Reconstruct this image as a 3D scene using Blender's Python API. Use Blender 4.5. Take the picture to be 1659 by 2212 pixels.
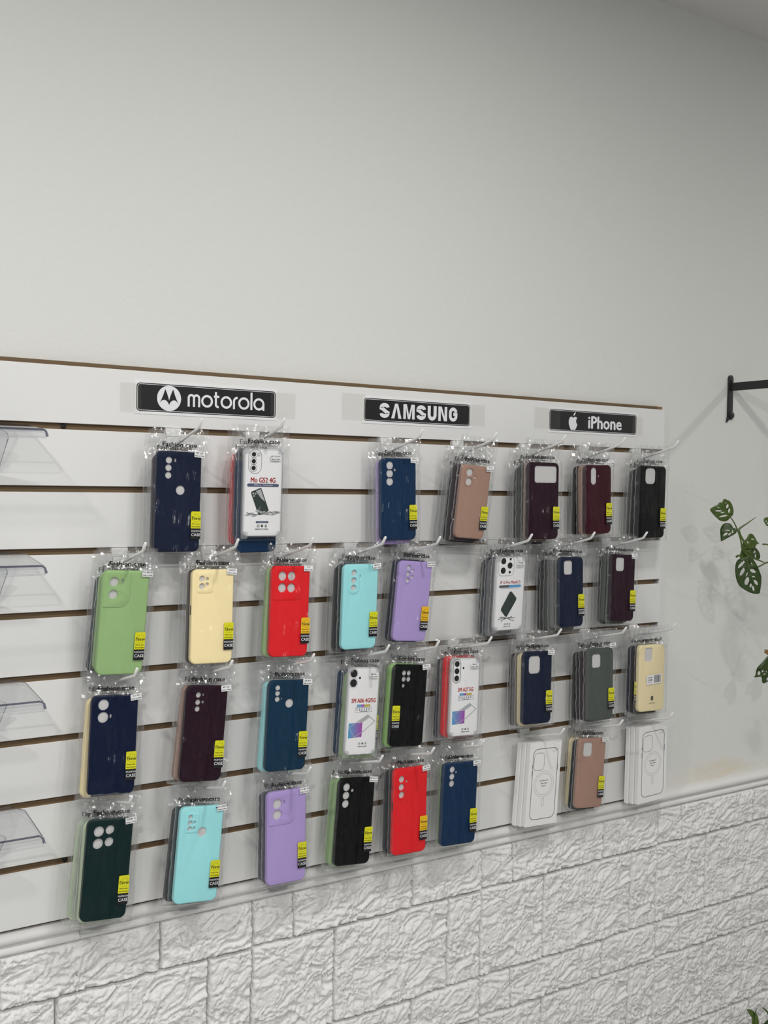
import bpy, bmesh, math, random
from mathutils import Vector, Matrix, noise
from mathutils.geometry import tessellate_polygon

# ------------------------------------------------------------------ scene, camera, light, exposure
for o in list(bpy.data.objects):
    bpy.data.objects.remove(o)
SC = bpy.context.scene
COL = SC.collection
Z0 = 1.70                      # height of the slatwall's top edge above the floor
CEIL = Z0 + 0.933
YAW, PITCH, ROLL, FPX = 0.573548, -0.029581, 0.016898, 2237.70

fw = Vector((math.sin(YAW) * math.cos(PITCH), math.cos(YAW) * math.cos(PITCH), math.sin(PITCH)))
rt = Vector((math.cos(YAW), -math.sin(YAW), 0))
up = rt.cross(fw)
r2 = math.cos(ROLL) * rt + math.sin(ROLL) * up
u2 = -math.sin(ROLL) * rt + math.cos(ROLL) * up
cam = bpy.data.objects.new('camera', bpy.data.cameras.new('camera'))
cam.data.sensor_fit = 'HORIZONTAL'
cam.data.sensor_width = 36.0
cam.data.lens = 36.0 * FPX / 1659.0
cam.data.clip_start = 0.02
M = Matrix((r2, u2, -fw)).transposed().to_4x4()
M.translation = Vector((0.0, -1.666183, Z0 - 0.175956))
cam.matrix_world = M
COL.objects.link(cam)
SC.camera = cam

SC.view_settings.view_transform = 'Standard'
SC.view_settings.look = 'None'
SC.view_settings.gamma = 1.0
SC.view_settings.use_curve_mapping = False
SC.view_settings.exposure = 0.0
SC.cycles.transparent_max_bounces = 28
SC.cycles.max_bounces = 6
SC.cycles.adaptive_threshold = 0.05
SC.cycles.diffuse_bounces = 3
SC.cycles.glossy_bounces = 2
SC.cycles.transmission_bounces = 6
SC.cycles.caustics_reflective = False
SC.cycles.caustics_refractive = False

W = bpy.data.worlds.new('daylight'); SC.world = W; W.use_nodes = True
W.node_tree.nodes['Background'].inputs[0].default_value = (0.93, 0.97, 1.0, 1)
W.node_tree.nodes['Background'].inputs[1].default_value = 0.30

# ceiling LED downlights: x, y, watts; far row added as fill for the lower wall
LAMPS = [(-0.55, -1.15, 17.0), (0.95, -1.15, 10.5), (3.15, -1.15, 8.5), (-0.75, -2.75, 46.0), (0.90, -2.75, 17.0)]

# ------------------------------------------------------------------ helpers
def srgb(r, g, b, k=1.0):
    f = lambda c: (c / 255 / 12.92) if c <= 10.3 else ((c / 255 + 0.055) / 1.055) ** 2.4
    return (min(f(r) * k, 1), min(f(g) * k, 1), min(f(b) * k, 1), 1)

MATS = {}
def mat(name, color=(0.8, 0.8, 0.8, 1), rough=0.5, spec=0.5, **kw):
    if name in MATS:
        return MATS[name]
    m = bpy.data.materials.new(name); m.use_nodes = True
    b = m.node_tree.nodes['Principled BSDF']
    b.inputs['Base Color'].default_value = color
    b.inputs['Roughness'].default_value = rough
    b.inputs['Specular IOR Level'].default_value = spec
    for k, v in kw.items():
        b.inputs[k.replace('_', ' ')].default_value = v
    MATS[name] = m
    return m

def node(m, kind, **props):
    n = m.node_tree.nodes.new(kind)
    for k, v in props.items():
        setattr(n, k, v)
    return n

def link(m, a, b):
    m.node_tree.links.new(a, b)

def add_bump(m, scale, strength, dist=0.002, detail=3.0, stretch=(1, 1, 1), target=None):
    tc = node(m, 'ShaderNodeTexCoord'); mp = node(m, 'ShaderNodeMapping')
    mp.inputs['Scale'].default_value = stretch
    nz = node(m, 'ShaderNodeTexNoise')
    nz.inputs['Scale'].default_value = scale; nz.inputs['Detail'].default_value = detail
    bp = node(m, 'ShaderNodeBump')
    bp.inputs['Strength'].default_value = strength; bp.inputs['Distance'].default_value = dist
    link(m, tc.outputs['Object'], mp.inputs['Vector']); link(m, mp.outputs[0], nz.inputs['Vector'])
    link(m, nz.outputs['Fac'], bp.inputs['Height'])
    link(m, bp.outputs[0], (target or m.node_tree.nodes['Principled BSDF']).inputs['Normal'])
    return bp

def film(name, tint, rough, base, gain, white, scale=None, strength=0.3, stretch=(1, 1, 1), whitecol=(0.9, 0.9, 0.9, 1), bdist=0.002):
    """thin clear plastic: straight-through film with a fresnel sheen and a little haze"""
    m = bpy.data.materials.new(name); m.use_nodes = True
    nt = m.node_tree; nt.nodes.clear()
    out = node(m, 'ShaderNodeOutputMaterial')
    tr = node(m, 'ShaderNodeBsdfTransparent'); tr.inputs[0].default_value = tint
    gl = node(m, 'ShaderNodeBsdfGlossy'); gl.inputs['Roughness'].default_value = rough
    df = node(m, 'ShaderNodeBsdfDiffuse'); df.inputs[0].default_value = whitecol
    fr = node(m, 'ShaderNodeLayerWeight'); fr.inputs[0].default_value = 0.5
    po = node(m, 'ShaderNodeMath', operation='POWER'); po.inputs[1].default_value = 4.0
    ma = node(m, 'ShaderNodeMath', operation='MULTIPLY_ADD', use_clamp=True)
    ma.inputs[1].default_value = gain; ma.inputs[2].default_value = base
    mx = node(m, 'ShaderNodeMixShader'); mx2 = node(m, 'ShaderNodeMixShader')
    mx.inputs[0].default_value = white
    link(m, tr.outputs[0], mx.inputs[1]); link(m, df.outputs[0], mx.inputs[2])
    link(m, fr.outputs['Facing'], po.inputs[0]); link(m, po.outputs[0], ma.inputs[0]); link(m, ma.outputs[0], mx2.inputs[0])
    link(m, mx.outputs[0], mx2.inputs[1]); link(m, gl.outputs[0], mx2.inputs[2])
    link(m, mx2.outputs[0], out.inputs[0])
    if scale:
        b = add_bump(m, scale, strength, bdist, 2.0, stretch, gl)
        link(m, b.outputs[0], fr.inputs['Normal'])
    MATS[name] = m
    return m

def tag(o, label=None, cat=None, group=None, kind=None):
    if label: o['label'] = label
    if cat: o['category'] = cat
    if group: o['group'] = group
    if kind: o['kind'] = kind
    return o

def empty(name, loc=(0, 0, 0), rot=(0, 0, 0), parent=None):
    o = bpy.data.objects.new(name, None); COL.objects.link(o)
    o.location = loc; o.rotation_euler = rot; o.empty_display_size = 0.02
    if parent: o.parent = parent
    return o

def obj(name, me, m=None, parent=None, loc=None, rot=None):
    if m is not None and not me.materials:
        for k in (m if isinstance(m, (list, tuple)) else [m]):
            me.materials.append(k)
    o = bpy.data.objects.new(name, me); COL.objects.link(o)
    if parent: o.parent = parent
    if loc: o.location = loc
    if rot: o.rotation_euler = rot
    return o

def finish(bm, name, smooth=True, angle=40, recalc=True):
    if recalc:
        bmesh.ops.recalc_face_normals(bm, faces=bm.faces)
    me = bpy.data.meshes.new(name); bm.to_mesh(me); bm.free()
    if smooth:
        me.polygons.foreach_set('use_smooth', [True] * len(me.polygons))
        me.set_sharp_from_angle(angle=math.radians(angle))
    return me

def add_box(bm, x0, x1, y0, y1, z0, z1):
    v = [bm.verts.new(p) for p in ((x0, y0, z0), (x1, y0, z0), (x1, y1, z0), (x0, y1, z0), (x0, y0, z1), (x1, y0, z1), (x1, y1, z1), (x0, y1, z1))]
    for f in ((0, 1, 5, 4), (1, 2, 6, 5), (2, 3, 7, 6), (3, 0, 4, 7), (4, 5, 6, 7), (3, 2, 1, 0)):
        bm.faces.new([v[i] for i in f])
    return v

def box_mesh(x0, x1, y0, y1, z0, z1, bevel=0.0, segs=2):
    bm = bmesh.new(); add_box(bm, x0, x1, y0, y1, z0, z1)
    if bevel:
        bmesh.ops.bevel(bm, geom=bm.edges[:], offset=bevel, segments=segs, profile=0.5, affect='EDGES')
    return finish(bm, 'box', angle=35)

def tube(bm, pts, radii, n=10, cap=True, flat=1.0):
    rings = []
    for i, p in enumerate(pts):
        p = Vector(p)
        t = Vector(pts[min(i + 1, len(pts) - 1)]) - Vector(pts[max(i - 1, 0)])
        t.normalize()
        a = t.cross(Vector((0, 0, 1)))
        if a.length < 1e-4: a = Vector((1, 0, 0))
        a.normalize(); b = t.cross(a)
        r = radii[i] if isinstance(radii, (list, tuple)) else radii
        rings.append([bm.verts.new(p + a * math.cos(k / n * 6.28318) * r + b * math.sin(k / n * 6.28318) * r * flat) for k in range(n)])
    for i in range(len(rings) - 1):
        for k in range(n):
            bm.faces.new((rings[i][k], rings[i][(k + 1) % n], rings[i + 1][(k + 1) % n], rings[i + 1][k]))
    if cap:
        bm.faces.new(rings[0][::-1]); bm.faces.new(rings[-1])

# ---- flat outlines, all as lists of (x, z)
def rrect(x0, z0, x1, z1, r, n=6):
    rs = r if isinstance(r, (list, tuple)) else (r, r, r, r)          # bl, br, tr, tl
    pts = []
    for (cx, cz, a0), rr in zip(((x0, z0, 180), (x1, z0, 270), (x1, z1, 0), (x0, z1, 90)), rs):
        rr = max(rr, 1e-5)
        ox = cx + rr if cx == x0 else cx - rr
        oz = cz + rr if cz == z0 else cz - rr
        for k in range(n + 1):
            a = math.radians(a0 + 90 * k / n)
            pts.append((ox + rr * math.cos(a), oz + rr * math.sin(a)))
    return pts

def ellipse(cx, cz, rx, rz=None, n=20, rot=0.0):
    rz = rx if rz is None else rz
    c, s = math.cos(rot), math.sin(rot)
    return [(cx + rx * math.cos(a) * c - rz * math.sin(a) * s, cz + rx * math.cos(a) * s + rz * math.sin(a) * c)
            for a in (2 * math.pi * k / n for k in range(n))]

def area2(p):
    return sum(p[i][0] * p[(i + 1) % len(p)][1] - p[(i + 1) % len(p)][0] * p[i][1] for i in range(len(p)))

def ccw(p):
    return p if area2(p) > 0 else p[::-1]

def offset(p, d):
    """move a CCW outline inwards by d (negative: outwards)"""
    out = []
    n = len(p)
    for i in range(n):
        a, b, c = Vector(p[i - 1]), Vector(p[i]), Vector(p[(i + 1) % n])
        e1 = b - a; e2 = c - b
        if e1.length < 1e-9: e1 = e2
        if e2.length < 1e-9: e2 = e1
        e1 = e1.normalized(); e2 = e2.normalized()
        nn = Vector((-e1.y - e2.y, e1.x + e2.x))
        if nn.length < 1e-6: nn = Vector((-e1.y, e1.x))
        nn.normalize()
        out.append((b.x + nn.x * d, b.y + nn.y * d))
    return out

def prism(bm, outer, holes=(), yf=-0.001, yb=0.001, bev=0.0, bevh=0.0, segs=3, back=True):
    """solid plate: outline in x/z, front at y = yf (towards the viewer), rounded front edges, holes cut through"""
    outer = ccw(list(outer)); holes = [ccw(list(h)) for h in holes]
    def loops(poly, b, sign):
        rows = []
        if b > 0:
            for k in range(segs + 1):
                a = k / segs * math.pi / 2
                q = offset(poly, sign * b * (1 - math.sin(a)))
                rows.append([bm.verts.new((x, yf + b * (1 - math.cos(a)), z)) for x, z in q])
        else:
            rows.append([bm.verts.new((x, yf, z)) for x, z in poly])
        if back:
            rows.append([bm.verts.new((x, yb, z)) for x, z in poly])
        n = len(poly)
        for i in range(len(rows) - 1):
            for k in range(n):
                bm.faces.new((rows[i][k], rows[i + 1][k], rows[i + 1][(k + 1) % n], rows[i][(k + 1) % n]))
        return rows
    L = [loops(outer, bev, 1)] + [loops(h, bevh, -1) for h in holes]
    for row in ((0, -1) if back else (0,)):
        vs = []; polys = []
        for r in L:
            polys.append([Vector((v.co.x, v.co.z, 0)) for v in r[row]]); vs += r[row]
        for t in tessellate_polygon(polys):
            try:
                bm.faces.new([vs[i] for i in t])
            except ValueError:
                pass

def plate(outer, holes=(), yf=-0.001, yb=0.001, bev=0.0, bevh=0.0, segs=3, back=True):
    bm = bmesh.new(); prism(bm, outer, holes, yf, yb, bev, bevh, segs, back)
    return finish(bm, 'plate')

def flat(bm, outer, holes=(), y=0.0):
    polys = [ccw(list(outer))] + [ccw(list(h)) for h in holes]
    vs = [bm.verts.new((x, y, z)) for p in polys for x, z in p]
    for t in tessellate_polygon([[Vector((x, z, 0)) for x, z in p] for p in polys]):
        f = bm.faces.new([vs[i] for i in t])
        f.normal_update()
        if f.normal.y > 0: f.normal_flip()

def ribbon(bm, pts, w, y=0.0, closed=False):
    n = len(pts); L = []; R = []
    for i in range(n):
        a = Vector(pts[i - 1] if (closed or i) else pts[i]); c = Vector(pts[(i + 1) % n] if (closed or i < n - 1) else pts[i])
        b = Vector(pts[i])
        e1 = (b - a); e2 = (c - b)
        if e1.length < 1e-9: e1 = e2
        if e2.length < 1e-9: e2 = e1
        e1 = e1.normalized(); e2 = e2.normalized()
        nn = Vector((-(e1.y + e2.y), e1.x + e2.x)); nn.normalize()
        k = max(0.5, nn.dot(Vector((-e1.y, e1.x))))
        L.append(b + nn * w / 2 / k); R.append(b - nn * w / 2 / k)
    vl = [bm.verts.new((p.x, y, p.y)) for p in L]; vr = [bm.verts.new((p.x, y, p.y)) for p in R]
    for i in range(n if closed else n - 1):
        j = (i + 1) % n
        f = bm.faces.new((vl[i], vr[i], vr[j], vl[j])); f.normal_update()
        if f.normal.y > 0: f.normal_flip()

def arc(cx, cz, r, a0, a1, n=12, rz=None):
    rz = r if rz is None else rz
    return [(cx + r * math.cos(math.radians(a0 + (a1 - a0) * k / n)), cz + rz * math.sin(math.radians(a0 + (a1 - a0) * k / n))) for k in range(n + 1)]

TXT = {}
def text_mesh(s, h, bold=0.0, xs=1.0, align='C'):
    """lettering as a flat mesh facing -y; h = cap height"""
    key = (s, h, bold, xs, align)
    if key in TXT: return TXT[key]
    c = bpy.data.curves.new('lettering', 'FONT'); c.body = s; c.size = 1.0; c.offset = bold; c.resolution_u = 2
    o = bpy.data.objects.new('lettering', c)
    me = bpy.data.meshes.new_from_object(o)
    bpy.data.objects.remove(o); bpy.data.curves.remove(c)
    xsn = [v.co.x for v in me.vertices]; lo, hi = min(xsn), max(xsn)
    cx = {'C': (lo + hi) / 2, 'L': lo, 'R': hi}[align]
    k = h / 0.70
    for v in me.vertices:
        x, y = v.co.x, v.co.y
        v.co = ((x - cx) * k * xs, 0.0, y * k)
    TXT[key] = me
    return me

def put_text(bm, s, h, x, z, y, bold=0.0, xs=1.0, align='C', rot=0.0, mirror=False):
    if bold > 0.009:                       # heavier strokes: the same letters laid over each other, a hair apart
        e = bold * h * 1.1
        for kk, (dx, dz) in enumerate(((-e, 0), (e, 0), (0, -e * .7), (0, e * .7))):
            put_text(bm, s, h, x + dx, z + dz, y - kk * 0.00004, 0.0, xs, align, rot, mirror)
        return
    me = text_mesh(s, h, bold, xs, align)
    c, sn = math.cos(rot), math.sin(rot)
    vs = []
    for v in me.vertices:
        a = -v.co.x if mirror else v.co.x
        vs.append(bm.verts.new((x + a * c - v.co.z * sn, y, z + a * sn + v.co.z * c)))
    for p in me.polygons:
        try:
            f = bm.faces.new([vs[i] for i in p.vertices]); f.normal_update()
            if f.normal.y > 0: f.normal_flip()
        except ValueError:
            pass

def flatmesh(fn):
    bm = bmesh.new(); fn(bm)
    return finish(bm, 'print', smooth=False, recalc=False)

# ------------------------------------------------------------------ materials
def wall_paint(name, color, bscale, bstr, stain=False, dist=0.0015):
    m = mat(name, color, 0.75, 0.25)
    add_bump(m, bscale, bstr, dist, 4.0)
    if stain:
        b = m.node_tree.nodes['Principled BSDF']
        tc = node(m, 'ShaderNodeTexCoord'); sp = node(m, 'ShaderNodeSeparateXYZ')
        link(m, tc.outputs['Object'], sp.inputs[0])
        # damp stain above the rail, right of the slatwall
        def band(sock, c, w):
            s = node(m, 'ShaderNodeMath', operation='SUBTRACT'); s.inputs[1].default_value = c; link(m, sock, s.inputs[0])
            a = node(m, 'ShaderNodeMath', operation='ABSOLUTE'); link(m, s.outputs[0], a.inputs[0])
            r = node(m, 'ShaderNodeMapRange'); r.inputs[1].default_value = w; r.inputs[2].default_value = 0.0
            link(m, a.outputs[0], r.inputs[0]); return r.outputs[0]
        nz = node(m, 'ShaderNodeTexNoise'); nz.inputs['Scale'].default_value = 14; nz.inputs['Detail'].default_value = 4
        mp = node(m, 'ShaderNodeMapping'); mp.inputs['Scale'].default_value = (0.5, 1, 2.2)
        link(m, tc.outputs['Object'], mp.inputs[0]); link(m, mp.outputs[0], nz.inputs['Vector'])
        nr = node(m, 'ShaderNodeMapRange'); nr.inputs[1].default_value = 0.38; nr.inputs[2].default_value = 0.68
        link(m, nz.outputs['Fac'], nr.inputs[0])
        a = node(m, 'ShaderNodeMath', operation='MULTIPLY'); link(m, band(sp.outputs['X'], 2.12, 0.26), a.inputs[0]); link(m, band(sp.outputs['Z'], Z0 - 0.885, 0.05), a.inputs[1])
        c = node(m, 'ShaderNodeMath', operation='MULTIPLY', use_clamp=True); link(m, a.outputs[0], c.inputs[0]); link(m, nr.outputs[0], c.inputs[1])
        mx = node(m, 'ShaderNodeMix', data_type='RGBA')
        mx.inputs[6].default_value = color; mx.inputs[7].default_value = (0.75, 0.65, 0.49, 1)
        link(m, c.outputs[0], mx.inputs[0]); link(m, mx.outputs[2], b.inputs['Base Color'])
    return m

M_WALL = wall_paint('painted_plaster', (0.76, 0.765, 0.74, 1), 130, 0.5, True)
M_CEIL = wall_paint('ceiling_plaster', (0.72, 0.70, 0.68, 1), 60, 0.3)
M_FOAM = wall_paint('white_foam_stone', (0.84, 0.83, 0.82, 1), 105, 1.0, False, 0.0042)
M_TRIM = wall_paint('white_trim_paint', (0.78, 0.77, 0.755, 1), 90, 0.12)
M_FLOOR = mat('grey_floor_tile', (0.42, 0.41, 0.40, 1), 0.35)
M_SLAT = mat('white_laminate', (0.80, 0.80, 0.79, 1), 0.42, 0.4)
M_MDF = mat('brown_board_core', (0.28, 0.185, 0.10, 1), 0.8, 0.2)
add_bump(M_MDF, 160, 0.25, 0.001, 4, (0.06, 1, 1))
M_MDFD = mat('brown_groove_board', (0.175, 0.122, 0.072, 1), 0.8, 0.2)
M_HOOK = mat('white_hook_plastic', (0.90, 0.90, 0.89, 1), 0.3)
M_BLACK = mat('black_print', (0.012, 0.012, 0.014, 1), 0.5, 0.3)
M_SIGN = mat('black_sign_ink', (0.012, 0.012, 0.013, 1), 0.35, 0.5)
add_bump(M_SIGN, 40, 0.12, 0.002, 2)
M_PAPER = mat('white_paper', (0.86, 0.86, 0.87, 1), 0.5)
M_INK = mat('white_ink', (0.84, 0.84, 0.87, 1), 0.45)
M_METAL = mat('black_iron', (0.012, 0.012, 0.013, 1), 0.4, 0.5)
M_SCREW = mat('dark_screw_hole', (0.008, 0.008, 0.008, 1), 0.7)
M_FOAMIN = mat('white_foam_insert', (0.62, 0.61, 0.61, 1), 0.8, 0.2)
add_bump(M_FOAMIN, 420, 0.5, 0.0015, 3)
M_YEL = mat('yellow_sticker', (0.72, 0.70, 0.012, 1), 0.35)
M_ORA = mat('amber_sticker', (0.85, 0.50, 0.01, 1), 0.35)
M_RED = mat('red_print', (0.45, 0.02, 0.02, 1), 0.5)
M_GREY = mat('grey_print', (0.10, 0.10, 0.11, 1), 0.5)
M_LINE = mat('thin_grey_print', (0.14, 0.14, 0.15, 1), 0.5)
M_NAVYP = mat('slate_blue_print', (0.07, 0.09, 0.16, 1), 0.5)
M_BLUEP = mat('cyan_print', (0.10, 0.33, 0.62, 1), 0.5)
M_MAGP = mat('violet_print', (0.32, 0.09, 0.42, 1), 0.5)
M_GOLDP = mat('gold_print', (0.55, 0.45, 0.08, 1), 0.5)
M_SILP = mat('silver_print', (0.42, 0.43, 0.45, 1), 0.5)
M_DGREENP = mat('dark_green_print', (0.025, 0.04, 0.035, 1), 0.4)
M_BOX = mat('white_box_card', (0.86, 0.855, 0.85, 1), 0.45, 0.4)

M_GRAD = mat('blue_violet_picture', (0.2, 0.3, 0.6, 1), 0.5)
_tc = node(M_GRAD, 'ShaderNodeTexCoord'); _sx = node(M_GRAD, 'ShaderNodeSeparateXYZ'); _cr = node(M_GRAD, 'ShaderNodeValToRGB')
link(M_GRAD, _tc.outputs['Generated'], _sx.inputs[0]); link(M_GRAD, _sx.outputs['X'], _cr.inputs[0])
_cr.color_ramp.elements[0].color = (0.06, 0.34, 0.62, 1); _cr.color_ramp.elements[1].color = (0.36, 0.05, 0.38, 1)
link(M_GRAD, _cr.outputs[0], M_GRAD.node_tree.nodes['Principled BSDF'].inputs['Base Color'])

M_BAG = film('clear_bag_film', (0.996, 0.996, 0.996, 1), 0.20, 0.019, 0.5, 0.0)
_gl = [n for n in M_BAG.node_tree.nodes if n.type == 'BSDF_GLOSSY'][0]; _fr = [n for n in M_BAG.node_tree.nodes if n.type == 'LAYER_WEIGHT'][0]
_b1 = add_bump(M_BAG, 1.0, 1.0, 0.014, 1.0, (64, 30, 7), _gl)           # long creases in the stretched film
_b2 = add_bump(M_BAG, 1.0, 1.0, 0.026, 0.0, (20, 30, 22), _gl)           # broad dents
link(M_BAG, _b2.outputs[0], _b1.inputs['Normal']); link(M_BAG, _b1.outputs[0], _gl.inputs['Normal'])
M_BACKBAG = film('clear_inner_bag_film', (0.996, 0.996, 0.996, 1), 0.27, 0.015, 0.5, 0.0)
M_HEAD = film('crumpled_bag_film', (0.994, 0.994, 0.994, 1), 0.20, 0.07, 0.7, 0.02)
M_SEAM = film('bag_side_seam', (0.93, 0.93, 0.93, 1), 0.15, 0.12, 0.8, 0.22)
M_TAPE = film('clear_tape', (0.99, 0.987, 0.98, 1), 0.12, 0.02, 0.4, 0.006)
M_ACR = film('clear_acrylic', (0.95, 0.955, 0.965, 1), 0.03, 0.04, 0.9, 0.02)
M_ACRE = film('acrylic_cut_edge', (0.42, 0.43, 0.50, 1), 0.05, 0.05, 1.3, 0.08, whitecol=(0.5, 0.5, 0.6, 1))
M_ACRH = film('acrylic_bright_edge', (0.90, 0.90, 0.92, 1), 0.08, 0.10, 1.4, 0.20)
M_CLEARC = film('clear_case_plastic', (0.95, 0.955, 0.96, 1), 0.10, 0.05, 0.8, 0.10)

K = 1.42
CASEC = {}
for nm, rgb, ro in (('navy', (20, 30, 56), .42), ('deep blue', (14, 48, 82), .42), ('dark blue', (7, 22, 54), .4), ('teal blue', (13, 52, 78), .42),
                    ('black', (7, 8, 10), .32), ('green', (132, 162, 110), .5), ('lime green', (132, 176, 96), .5), ('beige', (224, 202, 156), .5), ('cream', (206, 192, 154), .5),
                    ('red', (196, 28, 34), .45), ('light blue', (138, 198, 202), .5), ('lavender', (150, 132, 182), .5),
                    ('plum', (40, 14, 30), .4), ('maroon', (60, 13, 28), .4), ('rose', (142, 114, 101), .5), ('grey', (84, 90, 86), .48), ('charcoal', (42, 44, 46), .45),
                    ('dark green', (5, 38, 38), .42), ('dark teal', (8, 34, 42), .42), ('pale green', (178, 196, 164), .5), ('slate', (74, 80, 96), .5)):
    CASEC[nm] = mat('soft_case_' + nm.replace(' ', '_'), srgb(*rgb, K if max(rgb) > 100 else 0.9), ro, 0.15)
CASEC['clear'] = M_CLEARC

# ------------------------------------------------------------------ the room
def struct(name, me, m, parent=None):
    o = obj(name, me, m, parent)
    if not parent: tag(o, kind='structure')
    return o

X0, X1, YF = -2.6, 3.9, -3.4
struct('wall_back', box_mesh(X0, X1, 0.02, 0.14, 0, CEIL), M_WALL)['label'] = 'white painted plaster wall behind the slatwall'
struct('ceiling', box_mesh(X0, X1, YF, 0.14, CEIL, CEIL + 0.1), M_CEIL)['label'] = 'white plaster ceiling meeting the wall at the top'
struct('floor', box_mesh(X0, X1, YF, 0.14, -0.1, 0), M_FLOOR)['label'] = 'grey tiled shop floor below the picture'
struct('wall_right', box_mesh(X1, X1 + 0.1, YF, 0.14, 0, CEIL), M_WALL)['label'] = 'white side wall beyond the plants'

# moulded chair rail between slatwall and stone-pattern panels
prof = [(0.020, -0.8975), (0.006, -0.8975), (0.001, -0.8990), (-0.0035, -0.9030), (-0.0050, -0.9080), (-0.0035, -0.9130), (0.0010, -0.9165), (0.0040, -0.9175),
        (0.0040, -0.9195), (0.0005, -0.9205), (-0.0030, -0.9230), (-0.0040, -0.9265), (-0.0030, -0.9300), (0.0005, -0.9325), (0.020, -0.9325)]
bm = bmesh.new()
cuts = [-1.2, 0.4983, 1.62, X1]
for a, b in zip(cuts[:-1], cuts[1:]):
    g = 0.0004
    A = [bm.verts.new((a + g, y, Z0 + z)) for y, z in prof]; B = [bm.verts.new((b - g, y, Z0 + z)) for y, z in prof]
    for i in range(len(prof)):
        j = (i + 1) % len(prof)
        bm.faces.new((A[i], A[j], B[j], B[i]))
    bm.faces.new(A); bm.faces.new(B)
tr = struct('trim_1', finish(bm, 'rail', angle=50), M_TRIM); tr['label'] = 'white moulded rail running above the stone pattern panels'

# stone-pattern wall panels: two stone rows per panel, relief repeats from panel to panel
wl = struct('wall_lower', box_mesh(X0, X1, 0.0075, 0.0199, 0.0, Z0 - 0.9325), M_FOAM); wl['label'] = 'white foam panels moulded as rough split stone'
random.seed(4)
def stone(w, h, seed):
    nx, nz = max(8, int(w / 0.0022)), max(8, int(h / 0.0022))
    bm = bmesh.new(); grid = []
    sx = seed * 13.7
    for j in range(nz + 1):
        row = []
        for i in range(nx + 1):
            x, z = w * i / nx, h * j / nz
            e = min(x, w - x, z, h - z)
            a, b = x * 0.88 + z * 0.47, -x * 0.47 + z * 0.88            # grain runs on the slant
            p = Vector((a * 24 + sx, b * 36 + sx * 0.3, seed))
            q = p + Vector((noise.noise(p * 0.8), noise.noise(p * 0.8 + Vector((5, 2, 1))), 0)) * 0.9
            big = noise.noise(p * 0.30)
            rid = 1 - abs(noise.noise(q * 0.85)) * 2.2
            rid2 = 1 - abs(noise.noise(q * 2.0 + Vector((0, 3, 9)))) * 2.2
            rid3 = 1 - abs(noise.noise(q * 4.4 + Vector((7, 0, 2)))) * 2.2
            fine = noise.noise(q * 8.0)
            r = 0.36 + 0.34 * big + 0.24 * rid + 0.27 * rid2 + 0.21 * rid3 + 0.09 * fine
            edge = min(1.0, max(0.0, (e - 0.0002) / 0.0042)); edge = edge * edge * (3 - 2 * edge)
            y = 0.0060 - edge * (0.0004 + 0.0150 * r)
            row.append(bm.verts.new((x, y, z)))
        grid.append(row)
    for j in range(nz):
        for i in range(nx):
            bm.faces.new((grid[j][i], grid[j][i + 1], grid[j + 1][i + 1], grid[j + 1][i]))
    # sides back to the panel
    loop = grid[0][:] + [grid[j][nx] for j in range(1, nz + 1)] + grid[nz][:-1][::-1] + [grid[j][0] for j in range(nz - 1, 0, -1)]
    bk = [bm.verts.new((v.co.x, 0.0075, v.co.z)) for v in loop]
    for i in range(len(loop)):
        j = (i + 1) % len(loop)
        bm.faces.new((loop[j], loop[i], bk[i], bk[j]))
    me = finish(bm, 'stone', angle=180, recalc=False); me.materials.append(M_FOAM)
    return me
G = 0.0004
HA, HB = 0.0848, 0.1835
rowA = [(0.0, 0.0825), (0.0825, 0.348), (0.348, 0.5205)]
rowB = [(0.0, 0.1715), (0.1715, 0.4365), (0.4365, 0.5205)]
stA = [stone(b - a - 2 * G, HA - 2 * G, 3 + k) for k, (a, b) in enumerate(rowA)]
stB = [stone(b - a - 2 * G, HB - 2 * G, 21 + k) for k, (a, b) in enumerate(rowB)]
PX = 0.8095
for c in range(-2, 4):
    for r in range(3):
        zt = Z0 - 0.9330 - r * (HA + HB)
        for row, hh, meshes, zz in ((rowA, HA, stA, zt - HA), (rowB, HB, stB, zt - HA - HB)):
            for (a, b), me in zip(row, meshes):
                obj('stone', me, None, wl, (PX + c * 0.5205 + a + G, 0, zz + G))

# ceiling downlights, the last two being added fill lights
for i, (lx, ly, pw) in enumerate(LAMPS):
    L = empty('ceiling_lamp', (lx, ly, CEIL))
    tag(L, ['round ceiling downlight near the wall, above the acrylic shelves', 'round ceiling downlight near the wall, above the slatwall', 'round ceiling downlight near the wall, beyond the hanging plant',
            'added round fill light out in the room, opposite the acrylic shelves', 'added round fill light out in the room, opposite the slatwall'][i], 'ceiling lamp', 'ceiling downlights')
    bm = bmesh.new(); tube(bm, [(0, 0, 0), (0, 0, -0.018), (0, 0, -0.022)], [0.11, 0.11, 0.10], 32)
    obj('lamp_rim', finish(bm, 'rim'), M_HOOK, L)
    em = mat('lamp_glow', (1, 1, 1, 1)); em.node_tree.nodes['Principled BSDF'].inputs['Emission Color'].default_value = (1, 0.97, 0.92, 1)
    em.node_tree.nodes['Principled BSDF'].inputs['Emission Strength'].default_value = 6.0
    bm = bmesh.new(); tube(bm, [(0, 0, -0.0215), (0, 0, -0.024)], 0.088, 32)
    obj('diffuser', finish(bm, 'diffuser'), em, L)
    ld = bpy.data.lights.new('downlight', 'AREA'); ld.shape = 'DISK'; ld.size = 0.13; ld.energy = pw; ld.color = (1.0, 0.988, 0.955)
    lo = bpy.data.objects.new('downlight', ld); COL.objects.link(lo); lo.parent = L; lo.location = (0, 0, -0.027)

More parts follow.
